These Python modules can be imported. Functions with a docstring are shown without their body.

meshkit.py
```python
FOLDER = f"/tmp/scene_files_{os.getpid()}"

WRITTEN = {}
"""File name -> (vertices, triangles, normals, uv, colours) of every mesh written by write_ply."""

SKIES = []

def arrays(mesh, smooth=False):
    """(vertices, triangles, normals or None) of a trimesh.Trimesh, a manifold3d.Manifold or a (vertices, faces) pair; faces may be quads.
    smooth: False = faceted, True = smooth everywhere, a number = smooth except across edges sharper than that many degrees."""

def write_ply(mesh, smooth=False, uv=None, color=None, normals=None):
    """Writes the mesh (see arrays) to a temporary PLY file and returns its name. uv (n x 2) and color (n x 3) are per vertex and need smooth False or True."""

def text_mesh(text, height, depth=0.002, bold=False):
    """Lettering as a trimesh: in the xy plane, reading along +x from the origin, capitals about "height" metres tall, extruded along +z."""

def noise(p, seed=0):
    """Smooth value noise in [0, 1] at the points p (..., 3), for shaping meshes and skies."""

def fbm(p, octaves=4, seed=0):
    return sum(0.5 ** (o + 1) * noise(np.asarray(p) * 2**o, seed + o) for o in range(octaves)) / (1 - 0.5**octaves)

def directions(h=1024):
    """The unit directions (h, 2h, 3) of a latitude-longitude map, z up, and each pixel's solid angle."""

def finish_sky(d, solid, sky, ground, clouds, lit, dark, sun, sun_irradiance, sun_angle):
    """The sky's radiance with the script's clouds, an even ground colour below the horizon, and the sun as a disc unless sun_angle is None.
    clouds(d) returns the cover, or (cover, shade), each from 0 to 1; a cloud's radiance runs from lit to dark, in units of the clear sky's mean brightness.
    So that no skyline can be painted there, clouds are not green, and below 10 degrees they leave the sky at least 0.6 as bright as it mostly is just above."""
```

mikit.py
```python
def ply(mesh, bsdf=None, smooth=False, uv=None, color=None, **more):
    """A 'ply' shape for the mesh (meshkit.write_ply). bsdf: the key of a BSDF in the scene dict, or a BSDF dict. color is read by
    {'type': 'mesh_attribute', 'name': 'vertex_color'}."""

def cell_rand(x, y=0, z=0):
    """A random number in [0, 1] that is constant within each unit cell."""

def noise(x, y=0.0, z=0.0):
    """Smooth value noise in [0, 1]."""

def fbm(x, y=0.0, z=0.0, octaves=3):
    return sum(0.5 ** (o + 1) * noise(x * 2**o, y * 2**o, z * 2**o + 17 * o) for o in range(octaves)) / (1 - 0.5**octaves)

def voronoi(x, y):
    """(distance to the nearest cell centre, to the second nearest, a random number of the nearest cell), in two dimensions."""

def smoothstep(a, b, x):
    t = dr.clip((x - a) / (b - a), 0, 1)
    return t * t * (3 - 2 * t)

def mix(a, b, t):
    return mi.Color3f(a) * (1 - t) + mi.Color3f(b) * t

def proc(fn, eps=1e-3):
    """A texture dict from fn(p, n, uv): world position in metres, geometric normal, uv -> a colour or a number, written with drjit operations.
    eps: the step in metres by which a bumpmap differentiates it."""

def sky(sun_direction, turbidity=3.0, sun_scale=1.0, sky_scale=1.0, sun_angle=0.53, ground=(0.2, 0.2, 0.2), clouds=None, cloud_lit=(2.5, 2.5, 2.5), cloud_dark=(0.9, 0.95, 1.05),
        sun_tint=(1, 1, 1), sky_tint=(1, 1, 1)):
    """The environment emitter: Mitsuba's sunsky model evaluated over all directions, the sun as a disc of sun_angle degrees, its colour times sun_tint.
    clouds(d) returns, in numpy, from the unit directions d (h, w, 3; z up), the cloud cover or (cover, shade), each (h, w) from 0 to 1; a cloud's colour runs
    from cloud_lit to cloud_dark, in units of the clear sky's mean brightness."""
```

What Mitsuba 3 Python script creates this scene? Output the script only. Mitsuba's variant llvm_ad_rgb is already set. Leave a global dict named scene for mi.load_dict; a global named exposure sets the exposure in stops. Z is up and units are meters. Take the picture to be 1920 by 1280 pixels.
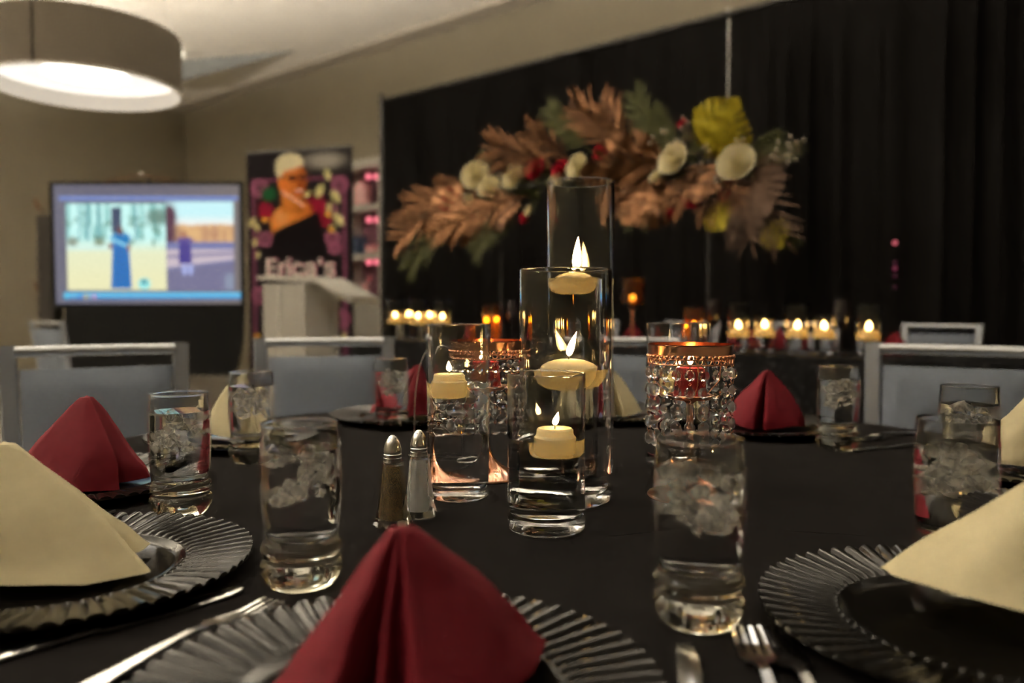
import math, random
import numpy as np
import trimesh
import drjit as dr
import mitsuba as mi
import mikit, meshkit
from shapely.geometry import Polygon, Point, box as sbox, LineString
from shapely.ops import unary_union
from scipy.ndimage import gaussian_filter1d

T4 = mi.ScalarTransform4f
scene, labels = {}, {}
RNG = np.random.default_rng(11)
PI = math.pi

# ------------------------------------------------------------------ camera, exposure, lamps
FPX, PITCH, CAMZ = 1493.0, math.radians(2.416), 1.0          # 28 mm lens, seated eye height
FWD = np.array([0, math.cos(PITCH), -math.sin(PITCH)])
UPV = np.array([0, math.sin(PITCH), math.cos(PITCH)])
CAM = np.array([0, 0, CAMZ])
scene['camera'] = dict(type='thinlens', fov=2 * math.degrees(math.atan(960 / FPX)), fov_axis='x',
                       aperture_radius=0.0043, focus_distance=0.95, near_clip=0.02, far_clip=60.0,
                       to_world=T4().look_at(origin=[0, 0, CAMZ], target=(CAM + FWD).tolist(), up=[0, 0, 1]))
exposure = 2.5
LAMP_DOWN = [5.0, 4.5, 3.8]       # radiance of the pendants' diffusers
LAMP_UP = [500.0, 444.0, 362.0]         # bulbs' light leaving through the open top of the shades
# pendant (x, y); the first is the one in the picture, the rest are unseen, the last two added to light the far walls
PENDANTS = [(-2.44, 4.62), (0.9, 3.75), (-2.3, 0.2), (-6.1, 5.2), (-5.4, 0.6)]
FLAME = [84.0, 51.0, 17.0]
FLAME_FAR = [34.0, 19.0, 5.0]


def ray(px, py):
    return FWD + (px - 960) / FPX * np.array([1.0, 0, 0]) + (640 - py) / FPX * UPV


def on_z(px, py, z):
    """the place in the room at height z that is seen at this pixel of the photograph"""
    d = ray(px, py)
    return CAM + d * ((z - CAMZ) / d[2])


def on_y(px, py, y):
    d = ray(px, py)
    return CAM + d * (y / d[1])


def on_wall(px, py, q, n):
    d = ray(px, py)
    return CAM + d * (np.dot(np.asarray(q) - CAM, n) / np.dot(d, n))


# ------------------------------------------------------------------ scene helpers
USED = {}


def new(name):
    k = USED.get(name, 0)
    USED[name] = k + 1
    return name if k == 0 else f'{name}_{k:03d}'


def L(key, label, cat=None, group=None, kind=None):
    d = {'label': label}
    if cat: d['category'] = cat
    if group: d['group'] = group
    if kind: d['kind'] = kind
    labels[key] = d


def struct(key, shape, label=None):
    scene[key] = shape
    labels[key] = {'kind': 'structure'}
    if label: labels[key]['label'] = label


def put(key, shape, m=None):
    scene[key] = shape if m is None else {**shape, 'to_world': m}
    return key


def P(mesh, mat, smooth=35, **k):
    return mikit.ply(mesh, mat, smooth=smooth, **k)


def tr(p, rz=0.0, s=1.0):
    m = T4().translate([float(x) for x in p])
    if rz: m = m.rotate([0, 0, 1], rz)
    if s != 1.0: m = m.scale(s)
    return m


def frame(o, ex, ey, ez):
    m = np.eye(4)
    m[:3, 0], m[:3, 1], m[:3, 2], m[:3, 3] = ex, ey, ez, o
    return T4(m)


# ------------------------------------------------------------------ mesh helpers
def grid_faces(n, m, wrap):
    f = []
    i, k = np.meshgrid(np.arange(n - 1), np.arange(m if wrap else m - 1), indexing='ij')
    a, b = i * m + k, i * m + (k + 1) % m
    return np.stack([a, b, b + m, a + m], -1).reshape(-1, 4)


def clean(v, f):
    m = trimesh.Trimesh(v, np.vstack([f[:, [0, 1, 2]], f[:, [0, 2, 3]]]) if f.shape[1] == 4 else f, process=False)
    m.merge_vertices(digits_vertex=7)
    m.update_faces(m.nondegenerate_faces(height=1e-9))
    m.remove_unreferenced_vertices()
    return m


def lathe(prof, n=48, mod=None):
    """surface of revolution of (r, z) points; going up the outside gives outward normals. mod(r, z, a) -> (r, z)"""
    p = np.asarray(prof, float)
    a = np.arange(n) * 2 * PI / n
    r, z, aa = np.repeat(p[:, 0][:, None], n, 1), np.repeat(p[:, 1][:, None], n, 1), np.repeat(a[None], len(p), 0)
    if mod is not None: r, z = mod(r, z, aa)
    v = np.stack([r * np.cos(aa), r * np.sin(aa), z], -1).reshape(-1, 3)
    return clean(v, grid_faces(len(p), n, True))


def box(x, y, z, c=(0, 0, 0), bev=0.0):
    if bev <= 0:
        m = trimesh.creation.box((x, y, z))
    else:
        pts = []
        for sx in (-1, 1):
            for sy in (-1, 1):
                for sz in (-1, 1):
                    h = np.array([x, y, z]) / 2
                    for k in range(3):
                        q = h - bev
                        q[k] = h[k]
                        pts.append(q * [sx, sy, sz])
        m = trimesh.convex.convex_hull(np.array(pts))
    m.apply_translation(c)
    return m


def tube(points, radius, n=10, caps=True):
    p = np.asarray(points, float)
    rad = np.broadcast_to(np.asarray(radius, float), (len(p),))
    t = np.gradient(p, axis=0)
    t /= np.linalg.norm(t, axis=1, keepdims=True) + 1e-12
    ref = np.array([0, 0, 1.0]) if abs(t[0][2]) < 0.9 else np.array([1.0, 0, 0])
    a0 = np.cross(t[0], ref); a0 /= np.linalg.norm(a0)
    vs = []
    ang = np.arange(n) * 2 * PI / n
    for i in range(len(p)):
        a0 = a0 - t[i] * np.dot(a0, t[i]); a0 /= np.linalg.norm(a0)
        b = np.cross(t[i], a0)
        vs.append(p[i] + rad[i] * (np.cos(ang)[:, None] * a0 + np.sin(ang)[:, None] * b))
    v = np.vstack(vs + ([p[:1], p[-1:]] if caps else []))
    f = grid_faces(len(p), n, True)
    f = np.vstack([f[:, [0, 1, 2]], f[:, [0, 2, 3]]])
    if caps:
        k = np.arange(n); e = (len(p) - 1) * n
        f = np.vstack([f, np.stack([k * 0 + len(p) * n, (k + 1) % n, k], 1), np.stack([k * 0 + len(p) * n + 1, e + k, e + (k + 1) % n], 1)])
    return trimesh.Trimesh(v, f, process=False)


def bar(points, w, t, ch=0.25):
    """flat bar: rectangular section (w along x, t across) swept along points that stay in planes of constant-ish x"""
    p = np.asarray(points, float)
    d = np.gradient(p, axis=0); d /= np.linalg.norm(d, axis=1, keepdims=True)
    c = t * ch
    sec = np.array([[-w / 2 + c, -t / 2], [w / 2 - c, -t / 2], [w / 2, -t / 2 + c], [w / 2, t / 2 - c], [w / 2 - c, t / 2], [-w / 2 + c, t / 2], [-w / 2, t / 2 - c], [-w / 2, -t / 2 + c]])
    vs = []
    for q, dd in zip(p, d):
        ex = np.array([1.0, 0, 0]); ex = ex - dd * dd[0]; ex /= np.linalg.norm(ex)
        ey = np.cross(dd, ex)
        vs.append(q + sec[:, :1] * ex + sec[:, 1:] * ey)
    n = 8
    v = np.vstack(vs + [p[:1], p[-1:]])
    f = grid_faces(len(p), n, True); f = np.vstack([f[:, [0, 1, 2]], f[:, [0, 2, 3]]])
    k = np.arange(n); e = (len(p) - 1) * n
    f = np.vstack([f, np.stack([k * 0 + len(p) * n, (k + 1) % n, k], 1), np.stack([k * 0 + len(p) * n + 1, e + k, e + (k + 1) % n], 1)])
    return trimesh.Trimesh(v, f, process=False)


def cat(*ms):
    return trimesh.util.concatenate([m for q in ms for m in (q if isinstance(q, list) else [q])])


def moved(m, t=(0, 0, 0), rz=0, rx=0, ry=0, s=1):
    m = m.copy()
    R = trimesh.transformations.euler_matrix(math.radians(rx), math.radians(ry), math.radians(rz))
    if np.ndim(s) or s != 1: m.vertices = m.vertices * s
    m.apply_transform(R); m.apply_translation(t)
    return m


def plate2d(poly, thick, maxedge=None, bend=None):
    """a flat outline given thickness; bend(x, y) lifts it"""
    m = trimesh.creation.extrude_polygon(poly, thick)
    if maxedge:
        v, f = trimesh.remesh.subdivide_to_size(m.vertices, m.faces, maxedge)
        m = trimesh.Trimesh(v, f)
    if bend is not None:
        v = m.vertices.copy(); v[:, 2] += bend(v[:, 0], v[:, 1]); m.vertices = v
    return m


def uvplane(w, h):
    """upright sheet facing -y, uv (0,0) top left"""
    v = np.array([[-w / 2, 0, h / 2], [w / 2, 0, h / 2], [w / 2, 0, -h / 2], [-w / 2, 0, -h / 2]])
    return (v, np.array([[0, 2, 1], [0, 3, 2]])), np.array([[0, 0], [1, 0], [1, 1], [0, 1.0]])


def lin(r, g=None, b=None):
    c = np.array([r, g, b] if g is not None else r, float) / 255
    return np.where(c <= 0.04045, c / 12.92, ((c + 0.055) / 1.055) ** 2.4).tolist()


# ------------------------------------------------------------------ materials
def rgb(c): return {'type': 'rgb', 'value': [float(x) for x in c]}


def mat(key, c, rough=0.5, **k):
    scene[key] = {'type': 'twosided', 'b': {'type': 'principled', 'base_color': c if isinstance(c, dict) else rgb(c), 'roughness': rough, **k}}
    return key


def diel(key, n_in, n_out=1.0, tint=None):
    scene[key] = {'type': 'dielectric', 'int_ior': n_in, 'ext_ior': n_out}
    if tint: scene[key]['specular_transmittance'] = rgb(tint)
    return key


def emit(c, w=1.0):
    k = 2.0 ** -exposure                                     # radiances are given as they appear in the picture
    return {'type': 'area', 'radiance': c if isinstance(c, dict) else rgb([x * k for x in c]), 'sampling_weight': w}


def tex_wall(a, b, s):
    return mikit.proc(lambda p, n, uv: mikit.mix(a, b, mikit.fbm(p.x * s, p.y * s, p.z * s, 3)))


mat('m_wall', tex_wall((.235, .213, .158), (.28, .253, .192), 1.3), .8, specular=.2)
mat('m_ceiling', tex_wall((.78, .75, .69), (.83, .80, .74), 1.1), .9, specular=.1)
mat('m_trim', (.42, .385, .33), .7, specular=.2)
mat('m_carpet', mikit.proc(lambda p, n, uv: mikit.mix((.10, .09, .075), (.21, .19, .16), mikit.fbm(p.x * 60, p.y * 60, 0, 3))), .95, specular=.05)
mat('m_black_cloth', mikit.proc(lambda p, n, uv: mikit.mix((.0050, .0045, .0046), (.0085, .0078, .0078), mikit.fbm(p.x * 35, p.y * 35, p.z * 35, 3))), .9, specular=.012)
mat('m_drape', mikit.proc(lambda p, n, uv: mikit.mix((.0026, .0024, .0024), (.0066, .0062, .0062), mikit.fbm(p.x * 6, p.y * 6, p.z * .6, 2))), .8, specular=.02)
mat('m_sequin', mikit.proc(lambda p, n, uv: mikit.mix((.003, .003, .0032), (.03, .03, .033), mikit.smoothstep(.82, 1.0, mikit.cell_rand(p.x * 90, p.y * 90, p.z * 90)))), .6, specular=.03)  # sequin sparkle is painted into the colour as pale specks
mat('m_charger', (.0030, .0027, .0024), .08, specular=.16)
mat('m_red_cloth', mikit.proc(lambda p, n, uv: mikit.mix((.072, .0034, .0070), (.084, .0046, .0090), mikit.fbm(p.x * 90, p.y * 90, p.z * 90, 2))), .8, specular=.12, sheen=.12, sheen_tint=.8)
mat('m_ivory_cloth', mikit.proc(lambda p, n, uv: mikit.mix((.50, .445, .28), (.545, .485, .31), mikit.fbm(p.x * 90, p.y * 90, p.z * 90, 2))), .75, specular=.15, sheen=.2)
mat('m_steel', (.72, .71, .69), .16, metallic=1.0)
mat('m_chrome', (.80, .79, .77), .08, metallic=1.0)
mat('m_rose_gold', (.80, .42, .27), .13, metallic=1.0)
mat('m_gold_leaf', mikit.proc(lambda p, n, uv: mikit.mix((.034, .015, .007), (.140, .066, .030), mikit.fbm(p.x * 25, p.y * 25, p.z * 25, 3))), .24, metallic=.9)
mat('m_dark_gold_leaf', (.060, .036, .024), .5, specular=.05)
mat('m_green_leaf', mikit.proc(lambda p, n, uv: mikit.mix((.010, .013, .004), (.045, .045, .012), mikit.fbm(p.x * 25, p.y * 25, p.z * 25, 3))), .55, specular=.10)
mat('m_lime_leaf', (.26, .21, .012), .5, specular=.12)
mat('m_white_petal', (.66, .60, .40), .7, specular=.05)
mat('m_red_petal', (.20, .004, .012), .6, specular=.08)
mat('m_chair_frame', (.245, .272, .315), .32, metallic=.35)
mat('m_chair_rail', (.50, .525, .56), .25, metallic=.7)
mat('m_chair_pad', mikit.proc(lambda p, n, uv: mikit.mix((.122, .143, .178), (.147, .172, .21), mikit.fbm(p.x * 220, p.y * 220, p.z * 220, 2))), .85, specular=.1)
mat('m_black', (.006, .006, .006), .8, specular=.02)
mat('m_black_metal', (.02, .02, .02), .35, metallic=.4)
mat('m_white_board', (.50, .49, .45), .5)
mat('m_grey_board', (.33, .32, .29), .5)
mat('m_shade', mikit.proc(lambda p, n, uv: mikit.mix((.062, .053, .040), (.08, .068, .052), mikit.noise(p.x * 300, p.y * 300, p.z * 300))), .85, specular=.1)
mat('m_lining', (.80, .78, .74), .8)
mat('m_wick', (.01, .008, .006), .9)
mat('m_salt', (.80, .79, .76), .9)
mat('m_pepper', mikit.proc(lambda p, n, uv: mikit.mix((.02, .014, .008), (.36, .25, .10), mikit.smoothstep(.45, .95, mikit.cell_rand(p.x * 1300, p.y * 1300, p.z * 1300)))), .9)
mat('m_pink', (.62, .22, .26), .5)
mat('m_pink_pale', (.70, .42, .42), .5)
mat('m_navy', (.03, .05, .09), .5)
mat('m_wine_glass', (.008, .006, .008), .1, specular=.7)
scene['m_wax'] = {'type': 'principledthin', 'base_color': rgb((.98, .90, .64)), 'roughness': .55, 'diff_trans': 1.0, 'spec_trans': 0.0, 'eta': 1.4}
scene['m_amber'] = {'type': 'thindielectric', 'int_ior': 1.5, 'specular_transmittance': rgb((.90, .52, .16))}
diel('m_glass', 1.5)
diel('m_water', 1.34)
diel('m_bed', 1.5, 1.34)
diel('m_crystal', 1.6)
diel('m_glass_base', 1.5, tint=(.985, .96, .86))  # yellow tint puts the warm room light into the glass base
scene['m_pane'] = {'type': 'thindielectric', 'int_ior': 1.5}
scene['m_ice'] = {'type': 'blendbsdf', 'weight': {'type': 'proc', **{k: v for k, v in mikit.proc(lambda p, n, uv: .25 + .55 * mikit.smoothstep(.35, .7, mikit.fbm(p.x * 200, p.y * 200, p.z * 120, 3))).items() if k != 'type'}},
                  'a': {'type': 'dielectric', 'int_ior': 1.12, 'ext_ior': 1.0},
                  'b': {'type': 'principledthin', 'base_color': rgb((.82, .80, .74)), 'roughness': .5, 'diff_trans': 1.0, 'spec_trans': 0.0, 'eta': 1.2}}
scene['m_dark_emit'] = {'type': 'diffuse', 'reflectance': rgb((.02, .02, .02))}

# ------------------------------------------------------------------ the room
D = np.array([0.767, -0.643, 0]); D /= np.linalg.norm(D)     # along the long wall, coming nearer
N = np.array([-D[1], D[0], 0]) * -1                          # out of that wall into the room
K = np.array([-4.75, 11.66, 0])                              # far corner of the room
ZC = 3.86


def room(a, b, z): return K + a * D + b * N + np.array([0, 0, z])


def slab(key, a0, a1, b0, b1, z0, z1, m, label=None):
    c = [room(a, b, z) for a in (a0, a1) for b in (b0, b1) for z in (z0, z1)]
    h = trimesh.convex.convex_hull(np.array(c))
    struct(key, P(h, m, False), label)


slab('floor', -.2, 15.2, -.2, 11.2, -.1, 0, 'm_carpet', 'brown grey carpet floor')
slab('ceiling', -.2, 15.2, -.2, 11.2, ZC, ZC + .1, 'm_ceiling', 'pale painted ceiling')
slab('wall_right', -.2, 15.2, -.2, 0, 0, ZC, 'm_wall', 'beige wall behind the black drapes')
slab('wall_back', -.2, 0, 0, 11.2, 0, ZC, 'm_wall', 'beige end wall behind the projection screen')
slab('wall_left', -.2, 15.2, 11, 11.2, 0, ZC, 'm_wall')
slab('wall_front', 15, 15.2, 0, 11, 0, ZC, 'm_wall')
slab('trim_1', 0, 15, 0, .22, ZC - .045, ZC, 'm_trim', 'narrow dropped strip between wall and ceiling')
slab('baseboard_right', 0, 15, 0, .012, 0, .11, 'm_grey_board')
slab('baseboard_back', 0, .012, .012, 11, 0, .11, 'm_grey_board')
# wedge shaped drop of the ceiling beside the lamp
A_, T_, C_ = on_z(300, 118, ZC), on_z(556, 95, ZC), on_z(380, 165, ZC)
B_ = A_ - [0, 0, .27]
mt = trimesh.convex.convex_hull(np.array([A_, T_, C_, B_, C_ - [0, 0, .01]]))
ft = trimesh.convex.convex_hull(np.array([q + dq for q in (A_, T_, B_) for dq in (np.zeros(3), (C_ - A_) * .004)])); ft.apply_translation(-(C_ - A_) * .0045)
struct('trim_3', P(ft, mat('m_wedge_shade', (.22, .235, .24), .8), False), 'face of the ceiling wedge with its shade painted grey')  # shade of the turned-away face is put into its colour
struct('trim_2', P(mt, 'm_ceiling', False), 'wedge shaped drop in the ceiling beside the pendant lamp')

# ------------------------------------------------------------------ drum pendants
def pendant(x, y, R, zb, h, label, up=1.0):
    t = new('drum_pendant_lamp')
    n = 72
    put(t + '__shade', P(lathe([(R - .004, 0), (R, 0), (R, h), (R - .004, h)], n), 'm_shade', 30), tr((x, y, zb)))
    L(t + '__shade', 'taupe fabric outside of the drum shade')
    pl = lathe([(R - .006, h - .002), (R - .006, .002)], 216, lambda r, z, a: (r - .006 * (np.abs(np.sin(a * 54))), z))
    put(t + '__lining', P(pl, 'm_lining', 60), tr((x, y, zb)))
    L(t + '__lining', 'white pleated lining')
    put(t + '__hem', P(lathe([(R - .012, -.004), (R + .002, -.004), (R + .002, .008), (R - .012, .008), (R - .012, -.004)], n), 'm_lining', 30), tr((x, y, zb)))
    rd = R * .44
    put(t + '__diffuser_ring', P(lathe([(rd, .088), (R - .014, .088)], n), 'm_lining', False, emitter=emit([.95, .91, .84], .3)), tr((x, y, zb)))
    L(t + '__diffuser_ring', 'softly glowing outer ring of the diffuser')
    a = np.linspace(0, 2 * PI, 48, endpoint=False)
    disc = (np.vstack([[[0, 0, 0]], np.stack([rd * np.cos(a), rd * np.sin(a), a * 0], 1)]), np.array([[0, 1 + (i + 1) % 48, 1 + i] for i in range(48)]))
    put(t + '__diffuser', P(disc, 'm_dark_emit', False, emitter=emit(LAMP_DOWN, 1.0)), tr((x, y, zb + .086)))
    L(t + '__diffuser', 'glowing white diffuser')
    up_power = up
    up = (disc[0] * [.27 / rd, .27 / rd, 1], disc[1][:, ::-1])
    put(t + '__bulb_tray', P(up, 'm_dark_emit', False, emitter=emit([q * up_power for q in LAMP_UP], 1.0)), tr((x, y, zb + .2)))
    put(t + '__seam', P(moved(box(.012, .004, h - .01), (0, -R - .001, h / 2), rz=-28), 'm_black', False), tr((x, y, zb)))
    for k in range(3):
        an = math.radians(25 + 120 * k)
        put(new(t + '__wire'), P(tube([[x + (R - .02) * math.cos(an), y + (R - .02) * math.sin(an), zb + h - .02], [x + .3 * R * math.cos(an), y + .3 * R * math.sin(an), ZC]], .003, 6), 'm_steel'))
    L(t, label, 'pendant lamp', 'drum pendant lamps')
    return t


for i, (x, y) in enumerate(PENDANTS):
    pendant(x, y, .51, 2.25 if i != 1 else 2.66, .315, ['large taupe drum pendant lamp hanging at upper left of the photo', 'taupe drum pendant lamp hanging hanging high over the head table side of the room',
                                     'taupe drum pendant lamp behind the left chair', 'unseen drum pendant lamp added to light the far left of the room', 'unseen drum pendant lamp added at the left to light the walls'][i], (.62, .42, .8, 1.75, 1.2)[i])
p = on_z(341, 93, ZC)
t = new('ceiling_spotlight')
sp = trimesh.creation.icosphere(2, .036)
put(t + '__bulb', P(sp, 'm_dark_emit', True, emitter=emit([1.3, 1.15, .85], .05)), tr(p - [0, 0, .05]))
put(t + '__mount', P(lathe([(0, -.02), (.02, -.02), (.03, 0), (0, 0)], 24), 'm_lining'), tr(p))
L(t, 'small round ceiling spotlight beside the rim of the pendant lamp', 'spotlight')

# ------------------------------------------------------------------ black drapes on a pipe frame
DQ = np.array([-1.33, 8.34, 0])                               # foot of the left end of the drapes
HD = 3.16
def along_drape(px):
    q = on_wall(px, 577, DQ, N); return float(np.dot(q - DQ, D))
S1, S2 = along_drape(1357.5), along_drape(1363)
def drape(s0, s1, seed, gap0=0.0, gap1=0.0):
    r = np.random.default_rng(seed)
    ns, nz = int((s1 - s0) / .018), 26
    s = np.linspace(0, s1 - s0, ns); z = np.linspace(.015, HD - .03, nz)
    ph = 2 * PI * s / .21 + 2.2 * np.interp(s, np.linspace(0, s1 - s0, 14), r.normal(0, 1, 14))
    am = .030 + .022 * np.interp(s, np.linspace(0, s1 - s0, 20), r.uniform(-1, 1, 20))
    zz, pp = np.meshgrid(z, ph, indexing='ij')
    kz = np.clip((HD - zz) / .5, .25, 1) * np.clip(np.minimum(s, s1 - s0 - s) / .2, .12, 1)[None]
    off = kz * am * np.sin(pp + .5 * np.sin(zz * 1.1 + seed)) + .012 * kz * np.sin(2.7 * pp + zz)
    lat = .02 * kz * np.cos(pp) + (s / (s1 - s0))[None] ** 12 * gap1 * np.clip((2.45 - zz) / .5, 0, 1)
    ss = s0 + s[None] + lat
    pts = DQ + ss[..., None] * D + off[..., None] * N + zz[..., None] * np.array([0, 0, 1.0])
    f = grid_faces(nz, ns, False)
    return pts.reshape(-1, 3), np.vstack([f[:, [0, 1, 2]], f[:, [0, 2, 3]]])


for k, (s0, s1, lab) in enumerate([(0, S1, 'black pleated drape to the left of the silver pole, behind the flowers'), (S2, S2 + 4.6, 'black pleated drape right of the silver pole, filling the right side')]):
    t = new('drape')
    put(t, P(drape(s0, s1, 3 + k, 0, .045 if k == 0 else 0), 'm_drape', True))
    L(t, lab, 'drape', 'black drapes on the pipe stand')
t = new('pipe_stand')
dd = DQ + .0 * N
def rod(a, b, r, m, key): put(new(t + key), P(tube([a, (np.asarray(a) + b) / 2, b], r, 12), m))
up3 = np.array([0, 0, 1.0])
rod(dd - .05 * D + (HD - .02) * up3, dd + (S2 + 4.7) * D + (HD - .02) * up3, .022, 'm_black_metal', '__crossbar')
for s in (-.03, (S1 + S2) / 2):
    q = dd + (s - .0163 * (s > 0)) * D - (.035 * N if s > 0 else 0)
    rod(q, q + (HD + (.03 if s > 0 else .05)) * up3, .013 if s > 0 else .022, 'm_chrome' if s > 0 else 'm_black_metal', '__upright')
    put(new(t + '__foot'), P(box(.4, .4, .008, bev=.003), 'm_black_metal'), tr(q + [0, 0, .004], 40))
L(t, 'pipe frame that carries the black drapes, one silver upright showing between them', 'pipe stand')

# ------------------------------------------------------------------ projection screen
def M(col, c, m): return mikit.mix(col, c, dr.clip(m, 0, 1))
def ell(x, y, cx, cy, rx, ry, s=.25): return 1 - mikit.smoothstep(1 - s, 1 + s, dr.sqrt(dr.square((x - cx) / rx) + dr.square((y - cy) / ry)))
def rec(x, y, x0, x1, y0, y1, s=2.0):
    return mikit.smoothstep(x0 - s, x0 + s, x) * (1 - mikit.smoothstep(x1 - s, x1 + s, x)) * mikit.smoothstep(y0 - s, y0 + s, y) * (1 - mikit.smoothstep(y1 - s, y1 + s, y))
def trap(x, y, xc, w0, w1, y0, y1, s=2.0):
    """upright shape, half width w0 at y0 and w1 at y1"""
    w = w0 + (w1 - w0) * dr.clip((y - y0) / (y1 - y0), 0, 1)
    return (1 - mikit.smoothstep(w - s, w + s, dr.abs(x - xc))) * mikit.smoothstep(y0 - s, y0 + s, y) * (1 - mikit.smoothstep(y1 - s, y1 + s, y))


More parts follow.
